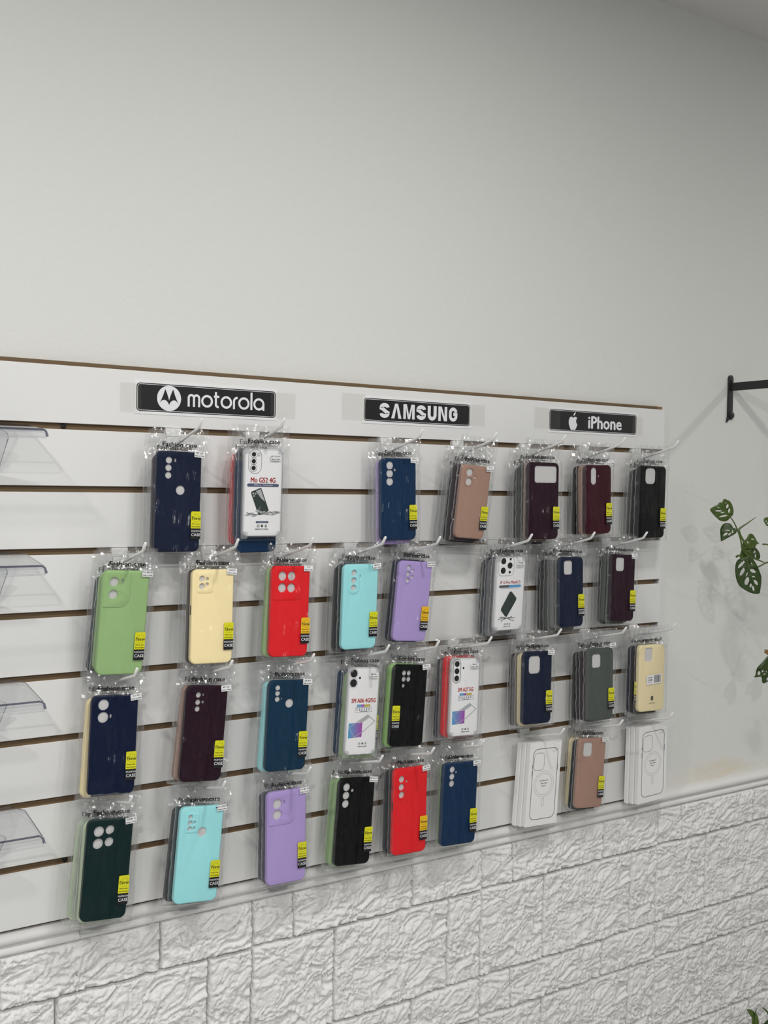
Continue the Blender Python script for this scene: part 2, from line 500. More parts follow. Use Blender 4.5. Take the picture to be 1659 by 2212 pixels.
# ------------------------------------------------------------------ slatwall
PANEL = empty('slatwall_panel', (0, 0, Z0))
tag(PANEL, 'white slatwall display panel with brown grooves mounted on the wall', 'display panel')
GT = [-(0.0918 + 0.1 * k) for k in range(8)]
GH = 0.0099
tops = [0.0] + [g - GH for g in GT]
bots = GT + [-0.8923]
XL, XR = -0.75, 1.8423
def slat_mesh(h, xr):
    bm = bmesh.new()
    add_box(bm, XL, xr, 0.0, 0.0062, -h, 0)
    bmesh.ops.bevel(bm, geom=[e for e in bm.edges if all(v.co.y < 0.001 for v in e.verts)], offset=0.0006, segments=1, affect='EDGES')
    me = finish(bm, 'slat', smooth=False)
    me.materials.append(M_SLAT); me.materials.append(M_MDF)
    for p in me.polygons:
        p.material_index = 0 if (p.normal.y < -0.3 or p.normal.x > 0.5) else 1
    return me
cache = {}
for t, b in zip(tops, bots):
    h = round(t - b, 4)
    if h not in cache: cache[h] = slat_mesh(h, XR)
    obj('slat', cache[h], None, PANEL, (0, 0, t))
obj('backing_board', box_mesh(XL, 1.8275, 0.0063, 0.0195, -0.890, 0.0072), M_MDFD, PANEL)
obj('top_lip', box_mesh(1.8275, XR, 0.0063, 0.0195, -0.08, 0.0072), M_MDF, PANEL)
obj('edge_strip', box_mesh(XR + 0.0003, XR + 0.0065, 0.004, 0.0195, -0.89, -0.003, 0.0008), M_SLAT, PANEL)
for x, z in ((0.4673, -0.0962), (0.4742, -0.7972)):
    bm = bmesh.new(); tube(bm, [(0, 0.0063, 0), (0, 0.0040, 0), (0, 0.0034, 0)], [0.0042, 0.0042, 0.003], 14)
    obj('screw', finish(bm, 'screw'), M_SCREW, PANEL, (x, 0, z))

# ------------------------------------------------------------------ brand signs
def sign(name, label, xa, xb, za, zb, build, tapes, rot=0.0):
    cx, cz = (xa + xb) / 2, (za + zb) / 2
    S = empty(name, (cx, -0.0004, Z0 + cz), (0, rot, 0))
    tag(S, label, 'sign', 'taped brand signs along the top slat')
    w, h = xb - xa, zb - za
    obj('paper', plate(rrect(-w / 2, -h / 2, w / 2, h / 2, 0.0005, 1), (), -0.0004, 0.0003), M_PAPER, S)
    a, b = w / 2 - 0.0035, h / 2 - 0.0045
    bm = bmesh.new()
    flat(bm, rrect(-a, -b, a, b, 0.0065), [rrect(-a + 0.0016, -b + 0.0016, a - 0.0016, b - 0.0016, 0.0052)], -0.00045)
    flat(bm, rrect(-a + 0.0024, -b + 0.0024, a - 0.0024, b - 0.0024, 0.0046), (), -0.00045)
    pn = obj('black_field', finish(bm, 'field', smooth=False, recalc=False), M_SIGN, S)
    build(S, a, b)
    for (x0, x1, z0, z1) in tapes:
        obj('tape_strip', plate(rrect(x0, z0, x1, z1, 0.0003, 1), (), -0.0009, -0.0007), M_TAPE, S)

def moto(S, a, b):
    R = 0.0212; lx = -0.0715
    bm = bmesh.new()
    wing = [(-.80, -.44), (-.62, -.06), (-.46, .34), (-.33, .74), (-.20, .45), (-.08, .12), (0, -.16), (.08, .12), (.20, .45), (.33, .74), (.46, .34), (.62, -.06), (.80, -.44),
            (.68, -.27), (.56, -.17), (.42, -.13), (.26, -.17), (.11, -.30), (0, -.52), (-.11, -.30), (-.26, -.17), (-.42, -.13), (-.56, -.17), (-.68, -.27)]
    flat(bm, ellipse(lx, 0, R, n=48), [[(lx + x * R, z * R) for x, z in wing]], -0.0006)
    obj('winged_emblem', finish(bm, 'emblem', smooth=False, recalc=False), M_INK, S)
    bm = bmesh.new()
    t = 0.0038; z0 = -0.0118; x = -0.0385; y = -0.0006; r = 0.0089; g = 0.0018
    W_ = 2 * r + t; top = z0 + 2 * r + t / 2; mw = 0.0095; ra = mw / 2
    def o_at(x): ribbon(bm, arc(x + W_ / 2, z0 + r + t / 2, r, 0, 352.5, 48), t, y, True)
    ribbon(bm, [(x + t / 2, z0), (x + t / 2, top - ra)] + arc(x + t / 2 + ra, top - ra, ra, 180, 0, 14)[1:] + [(x + t / 2 + mw, z0)], t, y)
    ribbon(bm, [(x + t / 2 + mw, top - ra)] + arc(x + t / 2 + mw + ra, top - ra, ra, 180, 0, 14)[1:] + [(x + t / 2 + 2 * mw, z0)], t, y - 0.00002)
    x += 2 * mw + t + g
    o_at(x); x += W_ + g + 0.0018
    ribbon(bm, [(x + t / 2, top + 0.0080), (x + t / 2, z0 + t / 2 + 0.0045)] + arc(x + t / 2 + 0.0045, z0 + t / 2 + 0.0045, 0.0045, 180, 282, 8)[1:], t, y)
    ribbon(bm, [(x - 0.0018, top), (x + 0.0082, top)], t, y - 0.00002)
    x += 0.0088 + g
    o_at(x); x += W_ + g
    ribbon(bm, [(x + t / 2, z0), (x + t / 2, top - 0.0060)] + arc(x + t / 2 + 0.0060, top - 0.0060, 0.0060, 180, 82, 10)[1:], t, y)
    x += 0.0082 + g
    o_at(x); x += W_ + g
    ribbon(bm, [(x + t / 2, z0), (x + t / 2, top + 0.0110)], t, y); x += t + g
    o_at(x)
    ribbon(bm, [(x + W_ - t / 2, z0), (x + W_ - t / 2, z0 + r + t / 2)], t, y - 0.00002)
    obj('brand_lettering', finish(bm, 'letters', smooth=False, recalc=False), M_INK, S)

def sams(S, a, b):
    bm = bmesh.new(); y = -0.0006
    H = 0.0285; zb = -H / 2
    Wd = {'S': 0.0225, 'V': 0.0235, 'M': 0.0265, 'U': 0.0215, 'N': 0.0215, 'G': 0.0215}
    x = -0.0905; gap = 0.0042; t = 0.0072
    def S_(x):
        w = Wd['S']; r = (w - t) / 2; cx = x + w / 2; h4 = (H - t) / 4
        pts = arc(cx, zb + H - t / 2 - h4, r, 5, 180, 14, h4)
        pts += [(cx - r, zb + H - t / 2 - h4 - 0.0010), (cx - r * 0.55, zb + H / 2 + 0.0030), (cx + r * 0.55, zb + H / 2 - 0.0030), (cx + r, zb + t / 2 + h4 + 0.0010)]
        pts += arc(cx, zb + t / 2 + h4, r, 0, -175, 14, h4)
        ribbon(bm, pts, t, y)
    for ch in 'SVMSUNG':
        w = Wd[ch]
        if ch == 'S': S_(x)
        elif ch == 'V':
            flat(bm, [(x, zb), (x + w * .36, zb + H), (x + w * .64, zb + H), (x + w, zb), (x + w - t * 1.0, zb), (x + w / 2, zb + H * .80), (x + t * 1.0, zb)], (), y)
        elif ch == 'M':
            flat(bm, [(x, zb), (x, zb + H), (x + w * .30, zb + H), (x + w / 2, zb + H * .26), (x + w * .70, zb + H), (x + w, zb + H), (x + w, zb), (x + w - t * .82, zb), (x + w - t * .82, zb + H * .78),
                      (x + w * .60, zb), (x + w * .40, zb), (x + t * .82, zb + H * .78), (x + t * .82, zb)], (), y)
        elif ch == 'U':
            r = (w - t) / 2
            ribbon(bm, [(x + t / 2, zb + H)] + arc(x + w / 2, zb + t / 2 + 0.0075, r, 180, 360, 14, 0.0075) + [(x + w - t / 2, zb + H)], t, y)
        elif ch == 'N':
            flat(bm, [(x, zb), (x, zb + H), (x + w * .38, zb + H), (x + w - t * .85, zb + H * .30), (x + w - t * .85, zb + H), (x + w, zb + H), (x + w, zb), (x + w * .66, zb), (x + t * .85, zb + H * .72), (x + t * .85, zb)], (), y)
        else:
            r = (w - t) / 2; h2 = (H - t) / 2
            ribbon(bm, arc(x + w / 2, zb + H - t / 2 - 0.0075, r, 10, 180, 12, 0.0075) + arc(x + w / 2, zb + t / 2 + 0.0075, r, 180, 360, 12, 0.0075) + [(x + w - t / 2, zb + H * .52), (x + w * .52, zb + H * .52)], t * .92, y)
        x += w + gap
    obj('brand_lettering', finish(bm, 'letters', smooth=False, recalc=False), M_INK, S)

def iph(S, a, b):
    bm = bmesh.new(); y = -0.0006
    s = 0.0165; cx = -0.0625; cz = -0.0035
    body = [(0, .62), (.10, .68), (.26, .76), (.42, .78), (.60, .72), (.74, .60), (.62, .48), (.55, .32), (.55, .12), (.63, -.06), (.80, -.20), (.72, -.44), (.58, -.70), (.42, -.90), (.28, -.98), (.14, -.95), (0, -.90),
            (-.14, -.95), (-.28, -.98), (-.44, -.88), (-.62, -.62), (-.76, -.28), (-.82, .05), (-.78, .36), (-.64, .62), (-.44, .76), (-.24, .76), (-.10, .68)]
    flat(bm, [(cx + x * s * 0.95, cz + z * s) for x, z in body], (), y)
    leaf = [(.02, .86), (.04, 1.02), (.14, 1.20), (.28, 1.34), (.42, 1.40), (.41, 1.24), (.32, 1.06), (.18, .92)]
    flat(bm, [(cx + x * s, cz + z * s) for x, z in leaf], (), y)
    obj('fruit_emblem', finish(bm, 'emblem', smooth=False, recalc=False), M_INK, S)
    bm = bmesh.new(); put_text(bm, 'iPhone', 0.0268, 0.033, -0.0138, y, 0.040, 0.98)
    obj('brand_lettering', finish(bm, 'letters', smooth=False, recalc=False), M_INK, S)

sign('brand_sign', 'black sign with a winged M emblem above the leftmost hooks', 0.5815, 0.8450, -0.0708, -0.0146, moto, [(-0.156, -0.120, -0.026, 0.022), (0.118, 0.168, -0.024, 0.022)])
sign('brand_sign', 'black sign with bold white capitals, middle of the three signs', 1.0232, 1.2816, -0.0668, -0.0145, sams, [(-0.174, -0.122, -0.022, 0.028), (0.122, 0.164, -0.020, 0.022)])
sign('brand_sign', 'black sign with a bitten fruit emblem near the panel corner', 1.4868, 1.7550, -0.0656, -0.0115, iph, [(-0.172, -0.100, -0.020, 0.024), (0.118, 0.150, -0.024, 0.018)])

# ------------------------------------------------------------------ hooks and phone-case packages
KD, RISE = 0.115, 0.030
STEP = 0.0125
HDR = {}
def header_mesh(mirror=False):
    if mirror not in HDR:
        bm = bmesh.new()
        put_text(bm, 'Fashion case', 0.0076, 0, 0.0068, 0, 0.042, 1.10, mirror=mirror)
        put_text(bm, 'Mobile cover products', 0.0029, 0.002, 0.0018, 0, 0.006, 1.0, mirror=mirror)
        me = finish(bm, 'header', smooth=False, recalc=False); me.materials.append(M_BLACK); HDR[mirror] = me
    return HDR[mirror]

STK = {}
def sticker_parts(parent, x, z, y, amber=False):
    """yellow 'New' sticker over a black 'FASHION CASE' block; x, z = lower left corner"""
    if 'm' not in STK:
        w = 0.0172
        STK['y'] = plate(rrect(0, 0.0175, w, 0.0455, [0.0003, 0.0003, 0.002, 0.002], 3), (), -0.0002, 0.0)
        STK['o'] = STK['y'].copy()
        STK['k'] = plate(rrect(0, 0, w, 0.0175, 0.0003, 1), (), -0.0002, 0.0)
        bm = bmesh.new()
        put_text(bm, 'New', 0.0056, 0.0094, 0.0318, -0.0003, 0.012)
        for k in range(14):
            a = 2 * math.pi * k / 14
            if abs(math.sin(a)) > 0.28:
                flat(bm, ellipse(0.0092 + 0.0062 * math.cos(a), 0.0346 + 0.0066 * math.sin(a), 0.00055, n=6), (), -0.0003)
        put_text(bm, 'Phone case', 0.0021, 0.0088, 0.0240, -0.0003, 0.012)
        put_text(bm, 'Good Quality', 0.0021, 0.0088, 0.0196, -0.0003, 0.012, 0.9)
        STK['t'] = finish(bm, 'print', smooth=False, recalc=False)
        bm = bmesh.new()
        put_text(bm, 'FASHION', 0.0028, 0.0090, 0.0118, -0.0003, 0.012)
        put_text(bm, 'CASE', 0.0048, 0.0090, 0.0048, -0.0003, 0.016)
        STK['w'] = finish(bm, 'print', smooth=False, recalc=False)
        STK['y'].materials.append(M_YEL); STK['o'].materials.append(M_ORA); STK['k'].materials.append(M_BLACK)
        STK['t'].materials.append(M_BLACK); STK['w'].materials.append(M_INK); STK['m'] = 1
    s = obj('promo_sticker', STK['o' if amber else 'y'], None, parent, (x, y, z))
    s['label'] = 'yellow and black promotional sticker'
    obj('black_block', STK['k'], None, s); obj('printed_words', STK['t'], None, s); obj('white_words', STK['w'], None, s)
    return s

LBL = plate(rrect(-0.0092, -0.0050, 0.0092, 0.0050, 0.001, 2), (), -0.0002, 0.0); LBL.materials.append(M_PAPER)
def model_label(parent, x, z, y, words, rot):
    l = obj('model_label', LBL, None, parent, (x, y, z), (0, -rot, 0))
    bm = bmesh.new(); put_text(bm, words, 0.0027, 0, 0.0008, -0.0004, 0.006, 0.92); put_text(bm, 'Made in China', 0.0021, 0, -0.0035, -0.0004, 0.02, 0.95)
    obj('label_words', finish(bm, 'w', smooth=False, recalc=False), M_BLACK, l)

def bag_mesh(x0, x1, ztop, zbot, cx0, cx1, czt, czb, th, seed, nx=40, nz=66, amp=1.0):
    """clear pouch: two films around the case, crumpled above it, punched for the hook"""
    bm = bmesh.new()
    so = Vector((seed * 3.1, seed * 1.7, 0))
    xs = [x0 + (x1 - x0) * i / nx for i in range(nx + 1)]; zs = [zbot + (ztop - zbot) * j / nz for j in range(nz + 1)]
    sheets = []
    for sgn in (-1, 1):
        g = []
        for z in zs:
            r = []
            for x in xs:
                dx = max(cx0 - x, x - cx1, 0); dz = max(z - czt, czb - z, 0)
                d = math.hypot(dx, dz)
                k = max(0.0, 1 - d / 0.012); k = k * k * (3 - 2 * k)
                over = min(1.0, max(0.0, (z - czt) / 0.012))
                edge = min(1.0, min(x - x0, x1 - x) / 0.006)
                p = Vector((x * 90, z * 60, 0)) + so
                cr = noise.noise(p) * 0.0016 + noise.noise(p * 2.3) * 0.0011 + noise.noise(p * 4.7) * 0.0006
                loose = 1 - k
                wv = Vector((x * 70 + z * 14 * math.sin(seed * 1.9) + 1.5 * noise.noise(Vector((x * 25, z * 22, seed))), z * 20 + x * 12, seed * 2.3))
                fold = amp * ((1 - abs(noise.noise(wv)) * 1.8) * 0.0016 + (1 - abs(noise.noise(wv * 2.1 + Vector((3, 1, 0)))) * 1.8) * 0.0008 + noise.noise(Vector((x * 38, z * 40, seed))) * 0.0030)
                patch = min(1.0, max(0.1, 0.65 + 1.3 * noise.noise(Vector((x * 22, z * 16, seed * 5.0)))))
                y = sgn * (0.0003 + k * th / 2) + cr * (0.10 + 1.2 * loose + 1.2 * over) - (fold * patch if sgn < 0 else 0) * k + sgn * 0.0005 * edge * noise.noise(p * 1.7 + Vector((0, 0, sgn * 4)))
                xx = x + (noise.noise(Vector((z * 70, seed, 2))) * 0.0016 if (x == x0 or x == x1) else 0)
                zz = z + (noise.noise(Vector((x * 60, seed, 7))) * 0.0030 if z == zs[-1] else 0)
                r.append(bm.verts.new((xx, y, zz)))
            g.append(r)
        sheets.append(g)
    for g, flip in ((sheets[0], False), (sheets[1], True)):
        for j in range(nz):
            for i in range(nx):
                mx, mz = (xs[i] + xs[i + 1]) / 2, (zs[j] + zs[j + 1]) / 2
                if math.hypot(mx, mz) < 0.0048: continue
                q = (g[j][i], g[j][i + 1], g[j + 1][i + 1], g[j + 1][i])
                f = bm.faces.new(q[::-1] if flip else q)
                f.material_index = 1 if (mz > czt + 0.001 or mx < cx0 - 0.001 or mx > cx1 + 0.001) else 0
    A, B = sheets
    for j in range(nz):
        for f in (bm.faces.new((A[j][0], A[j + 1][0], B[j + 1][0], B[j][0])), bm.faces.new((A[j][nx], B[j][nx], B[j + 1][nx], A[j + 1][nx]))):
            f.material_index = 2
    for i in range(nx):
        bm.faces.new((A[0][i], B[0][i], B[0][i + 1], A[0][i + 1])).material_index = 2
    me = finish(bm, 'bag', angle=24, recalc=False)
    for mm in (M_BAG if amp > 0.5 else M_BACKBAG, M_HEAD, M_SEAM): me.materials.append(mm)
    return me

TH = 0.0088
def hole_outlines(w, h, feats):
    """feature list in fractions of the case face -> outlines centred on the case"""
    out = []
    for f in feats:
        if f[0] == 'c': out.append(ellipse((f[1] - .5) * w, (.5 - f[2]) * h, f[3] * w))
        elif f[0] == 's': out.append(ellipse((f[1] - .5) * w, (.5 - f[2]) * h, f[3] * w, f[4] * w, 14))
        elif f[0] == 'r': out.append(rrect((f[1] - .5) * w, (.5 - f[4]) * h, (f[3] - .5) * w, (.5 - f[2]) * h, f[5] * w))
    return out

def soft_case(parent, w, h, cx, cz, color, feats, isl, slot=False):
    holes = hole_outlines(w, h, feats)
    me = plate(rrect(-w / 2, -h / 2, w / 2, h / 2, 0.0105), holes, -TH / 2, TH / 2, 0.0026, 0.0007, 4)
    c = obj('case', me, CASEC[color], parent, (cx, 0, cz))
    if isl:
        u0, v0, u1, v1, rr = isl
        rad = [k * w for k in rr] if isinstance(rr, (list, tuple)) else rr * w
        isn = []
        for hh in holes:
            mx = sum(p[0] for p in hh) / len(hh); mz = sum(p[1] for p in hh) / len(hh)
            if (u0 - .5) * w < mx < (u1 - .5) * w and (.5 - v1) * h < mz < (.5 - v0) * h: isn.append(hh)
        pm = plate(rrect((max(u0, .03) - .5) * w, (.5 - v1) * h, (u1 - .5) * w, (.5 - max(v0, .014)) * h, rad), isn, -TH / 2 - 0.0009, -TH / 2 + 0.0006, 0.0006, 0.0004, 2)
        obj('camera_island', pm, CASEC[color], c)
    if holes:
        obj('foam_insert', box_mesh(-w / 2 + .004, w / 2 - .004, -TH / 2 + 0.0022, TH / 2 - 0.001, -h / 2 + .004, h / 2 - .004), M_FOAMIN, c)
    if slot:
        obj('button_slot', box_mesh(-w / 2 - 0.0003, -w / 2 + 0.0006, -0.0018, 0.0018, h * .02, h * .12), M_BLACK, c)
    return c

def icons(bm, x, z, y, s=0.0022, gap=0.0072):
    for k in (-1, 0, 1):
        cx = x + k * gap
        if k == 0:
            flat(bm, ellipse(cx, z, s, n=16), [ellipse(cx + s * .15, z + s * .1, s * .38, s * .3, 8)], y)
        elif k < 0:
            ribbon(bm, arc(cx, z, s, 90, 430, 12), s * .3, y, False); ribbon(bm, [(cx - s * .5, z), (cx + s * .5, z + s * .2)], s * .3, y)
        else:
            ribbon(bm, [(cx, z + s * 1.15), (cx - s * .85, z), (cx, z - s * 1.15), (cx + s * .85, z), (cx, z + s * 1.15)], s * .3, y); ribbon(bm, [(cx - s, z - s * .5), (cx + s, z - s * .5)], s * .2, y)

def clear_case(parent, w, h, cx, cz, kind):
    card = obj('insert_card', plate(rrect(-w / 2 + .0022, -h / 2 + .0022, w / 2 - .0022, h / 2 - .0022, 0.009), (), -TH / 2 + 0.001, TH / 2 - 0.001, 0.0004), M_PAPER, parent, (cx, 0, cz))
    card['label'] = 'white printed insert card'
    bm = bmesh.new()
    prism(bm, rrect(-w / 2, -h / 2, w / 2, h / 2, 0.0115), [rrect(-w / 2 + .0035, -h / 2 + .0035, w / 2 - .0035, h / 2 - .0035, 0.009)], -TH / 2 - 0.0004, TH / 2, 0.0014, 0.0006, 3)
    for sx in (-1, 1):
        for sz in (-1, 1):
            x, z = sx * (w / 2 - 0.004), sz * (h / 2 - 0.004)
            prism(bm, rrect(x - .0065, z - .0065, x + .0065, z + .0065, 0.004), (), -TH / 2 - 0.0011, -TH / 2 - 0.0002, 0.0005)
    obj('clear_shell', finish(bm, 'shell'), M_CLEARC, parent, (cx, 0, cz))
    y = -TH / 2 + 0.0006
    U = lambda u: (u - .5) * w
    V = lambda v: (.5 - v) * h
    def add(name, m, fn):
        obj(name, flatmesh(fn), m, card)
    def lens(bm, pts):
        for u, v, r in pts: flat(bm, ellipse(U(u), V(v), r * w, n=20), (), y)
    def ring(bm, u0, v0, u1, v1, r, t=0.0006):
        o = rrect(U(u0), V(v1), U(u1), V(v0), r * w); flat(bm, o, [offset(ccw(o), t)], y)
    def circ(bm, u, v, r, t=0.0005): flat(bm, ellipse(U(u), V(v), r * w), [ellipse(U(u), V(v), r * w - t)], y)
    if kind == 'g52':
        L = [(.25, .075, .052), (.25, .152, .052), (.25, .228, .052)]
        add('lens_print', M_BLACK, lambda b: lens(b, L))
        add('line_print', M_GREY, lambda b: (ring(b, .12, .018, .45, .29, .155), [circ(b, u, v, .085) for u, v, r in L], ring(b, .345, .055, .405, .095, .025)))
        add('model_name', M_RED, lambda b: [put_text(b, 'Mo G52 4G', 0.0086, U(.5) + dd, V(.387), y - abs(dd) * .1, 0.0, 0.80) for dd in (-.0003, 0, .0003)])
        add('dark_banner', M_NAVYP, lambda b: (flat(b, rrect(U(.10), V(.435), U(.90), V(.400), .0026), (), y)))
        add('small_banner', M_NAVYP, lambda b: flat(b, rrect(U(.34), V(.842), U(.66), V(.820), .0016), (), y))
        add('banner_words', M_INK, lambda b: (put_text(b, '1.33Million test    Thickening buttons', 0.0018, U(.5), V(.421), y - .0001, 0.006, .95)))
        add('small_banner_words', M_INK, lambda b: put_text(b, 'Personalized protection', 0.0012, U(.5), V(.834), y - .0001, .006))
        a = 0.38; c, s = math.cos(a), math.sin(a)
        R = lambda x, z: (U(.43) + x * c - z * s, V(.60) + x * s + z * c)
        ph = [R(x, z) for x, z in rrect(-.0105, -.0215, .0105, .0215, .0025, 3)]
        add('phone_picture', M_DGREENP, lambda b: flat(b, ph, (), y))
        add('phone_sheen', M_SILP, lambda b: (flat(b, [R(-.001, .0195), R(.0088, .0195), R(.0088, -.004), R(.004, .004)], (), y - .0001), [flat(b, [R(x0 + dx, z0 + dz) for dx, dz in ellipse(0, 0, .0017, n=10)], (), y - .0001) for x0, z0 in ((-.007, .0175), (-.007, .0130), (-.0030, .0155))]))
        def crack(b):
            random.seed(3)
            for k in range(16):
                x = U(.12 + .78 * k / 15); z = V(.735) - abs(k - 7.5) * .0001 + random.uniform(-.004, .004)
                flat(b, [(x - .005, z), (x, z + random.uniform(.0012, .004)), (x + .006, z + .0006), (x + .001, z - .0012)], (), y - .0001)
        add('crack_picture', M_SILP, crack)
        add('crack_shade', M_GREY, lambda b: [ribbon(b, [(U(.1 + .15 * k), V(.72 + .02 * (k % 2))), (U(.2 + .15 * k), V(.745)), (U(.24 + .15 * k), V(.735 + .015 * (k % 2)))], .0009, y - .0002) for k in range(5)])
        add('care_icons', M_BLACK, lambda b: (icons(b, U(.5), V(.873), y), put_text(b, 'MADE IN CHINA', 0.0026, U(.5), V(.918), y, .006, .9)))
    elif kind == 'ip15':
        add('lens_print', M_BLACK, lambda b: lens(b, [(.24, .065, .082), (.46, .125, .082), (.24, .19, .082), (.47, .040, .034), (.46, .212, .036)]))
        add('line_print', M_SILP, lambda b: ring(b, .08, .004, .60, .262, .12, .0008))
        add('model_name', M_RED, lambda b: put_text(b, 'iP 15 Pro Max(6.7)', 0.0056, U(.5), V(.365), y, 0.016, 0.86))
        add('dark_banner', M_GREY, lambda b: flat(b, rrect(U(.13), V(.418), U(.5), V(.385), .0024), (), y))
        add('blue_banner', M_BLUEP, lambda b: (flat(b, rrect(U(.45), V(.418), U(.87), V(.385), .0024), (), y - .00005), ribbon(b, [(U(.2), V(.43)), (U(.8), V(.43))], .0005, y)))
        add('phone_picture', M_DGREENP, lambda b: flat(b, [(U(.50), V(.475)), (U(.56), V(.472)), (U(.74), V(.565)), (U(.72), V(.60)), (U(.44), V(.81)), (U(.38), V(.80)), (U(.23), V(.715)), (U(.24), V(.69))], (), y))
        add('phone_sheen', M_SILP, lambda b: ribbon(b, [(U(.24), V(.69)), (U(.50), V(.475)), (U(.56), V(.472)), (U(.74), V(.565))], .0006, y - .0001))
        add('crack_picture', M_GREY, lambda b: [ribbon(b, [(U(.45), V(.825)), (U(.45 + .24 * math.cos(a)), V(.835 - .03 * math.sin(a))), (U(.45 + .30 * math.cos(a + .3)), V(.84 - .045 * math.sin(a + .2)))], .0011, y) for a in (.2, .8, 2.2, 3.0, 3.8, 5.4)])
        add('care_icons', M_BLACK, lambda b: (icons(b, U(.47), V(.905), y, .0017, .0062), put_text(b, 'MADE IN CHINA', 0.0019, U(.47), V(.944), y, .008, .9)))
    else:
        if kind == 'a06':
            L = [(.17, .078, .105), (.17, .185, .105), (.36, .128, .032)]; nm = 'SM A06 4G/5G'; nv = .405
        else:
            L = [(.20, .082, .080), (.20, .172, .080), (.20, .262, .080), (.42, .135, .030)]; nm = 'SM A27 5G'; nv = .43
        add('lens_print', M_BLACK, lambda b: lens(b, L))
        if kind == 'a06':
            add('line_print', M_SILP, lambda b: [circ(b, u, v, .132, .0007) for u, v, r in L[:2]])
        else:
            add('line_print', M_GREY, lambda b: (ring(b, .065, .018, .335, .325, .135), ring(b, .085, .028, .315, .315, .115, .0004)))
        add('model_name', M_RED, lambda b: put_text(b, nm, 0.0076, U(.52), V(nv), y, 0.028, 0.78 if kind == 'a06' else .74))
        add('blue_band', M_BLUEP, lambda b: flat(b, rrect(U(.32), V(nv + .048), U(.46), V(nv + .022), .0008), (), y))
        add('violet_band', M_MAGP, lambda b: flat(b, rrect(U(.46), V(nv + .048), U(.55), V(nv + .022), .0002), (), y))
        add('gold_band', M_GOLDP, lambda b: flat(b, rrect(U(.55), V(nv + .048), U(.74), V(nv + .022), .0008), (), y))
        def ib(b):
            o = rrect(U(.27), V(nv + .108), U(.79), V(nv + .055), .0006); flat(b, o, [offset(ccw(o), .0004)], y)
            for k in range(6):
                u = .33 + .075 * k; xx = U(u)
                ribbon(b, [(xx, V(nv + .066)), (xx, V(nv + .088))], .0009, y); ribbon(b, [(xx - .0012, V(nv + .071)), (xx + .0013, V(nv + .071))], .0007, y - .00003); ribbon(b, [(xx - .0013, V(nv + .086)), (xx + .0012, V(nv + .086))], .0007, y - .00003)
            ribbon(b, [(U(.42), V(nv + .099)), (U(.66), V(nv + .099))], .0006, y)
        add('icon_box', M_NAVYP, ib)
        q = .63 if kind == 'a06' else .67
        add('gradient_picture', M_GRAD, lambda b: flat(b, [(U(.10), V(q + .17)), (U(.52), V(q + .16)), (U(.52), V(q)), (U(.10), V(q + .005))], (), y))
        add('phone_frame_picture', M_SILP, lambda b: (ribbon(b, [(U(.12), V(q + .05)), (U(.68), V(q - .085)), (U(.91), V(q - .01)), (U(.56), V(q + .10)), (U(.28), V(q + .16)), (U(.12), V(q + .05))], .0012, y - .0001),
                                                     flat(b, [(U(.38), V(q - .01)), (U(.68), V(q - .080)), (U(.74), V(q - .055)), (U(.52), V(q - .002))], (), y - .00005)))
        add('care_icons', M_BLACK, lambda b: (icons(b, U(.56), V(.865 if kind == 'a06' else .905), y, .0018, .0068), put_text(b, 'MADE IN CHINA', 0.0021, U(.56), V(.905 if kind == 'a06' else .944), y, .012, .88)))
    return card

BACKBAG = {}
BACKCASE = {}
def back_case(color):
    if color not in BACKCASE:
        hs = hole_outlines(0.0755, 0.157, [('c', .25, .1, .09), ('c', .25, .2, .09)]) if color != 'clear' else []
        me = plate(rrect(-.03775, -.0785, .03775, .0785, .0105), hs, -TH / 2, TH / 2, 0.0026, 0.0007, 3)
        me.materials.append(CASEC[color]); BACKCASE[color] = me
    return BACKCASE[color]

BOXM = {}
def boxed_case(root, w, h, cx, cz, front):
    t = 0.0108
    if (w, h) not in BOXM:
        me = box_mesh(-w / 2, w / 2, -t / 2, t / 2, -h / 2, h / 2, 0.0004, 1); me.materials.append(M_BOX); BOXM[(w, h)] = me
    b = obj('box_body', BOXM[(w, h)], None, root, (cx, 0, cz))
    # hang tab with a hook hole, glued to the back of the box
    obj('hang_tab', plate(rrect(-.016, cz + h / 2 - .022, .016, .014, .004), [ellipse(0, 0.0005, .0042)], t / 2 + .0001, t / 2 + .0005), M_TAPE, root)
    if not front: return
    U = lambda u: (u - .5) * w
    V = lambda v: (.5 - v) * h
    y = -t / 2 - 0.0002
    def lines(b):
        o = ccw(rrect(U(.11), V(.925), U(.905), V(.075), .0125)); flat(b, o, [offset(o, .0013)], y)
        o = ccw(rrect(U(.145), V(.335), U(.475), V(.125), .0085)); flat(b, o, [offset(o, .0007)], y)
        for r in (.0225, .0272):
            flat(b, ellipse(U(.50), V(.505), r, n=56), [ellipse(U(.50), V(.505), r - .00035, n=56)], y)
        o = ccw(rrect(U(.50) - .0030, V(.775), U(.50) + .0030, V(.675), .0030)); flat(b, o, [offset(o, .0004)], y)
        for v0, v1 in ((.26, .30), (.34, .40)):
            ribbon(b, [(U(.106), V(v0)), (U(.106), V(v1))], .0011, y)
        ribbon(b, [(U(.909), V(.28)), (U(.909), V(.36))], .0011, y)
    obj('printed_outline', flatmesh(lines), M_LINE, b)
    def words(b):
        put_text(b, 'For iPhone 15', 0.0029, U(.50), V(.470), y, 0.02, .95); put_text(b, 'Clear Case', 0.0029, U(.50), V(.502), y, 0.02, .95); put_text(b, 'MagSafe', 0.0027, U(.50), V(.534), y, 0.004, .95)
        put_text(b, '\u00b0 13', 0.0032, U(.80), V(.105), y, 0.0, 1.0); put_text(b, 'Made in China', 0.0016, U(.80), V(.124), y, 0.0, 1.0)
    obj('printed_words', flatmesh(words), M_LINE if False else M_GREY, b)

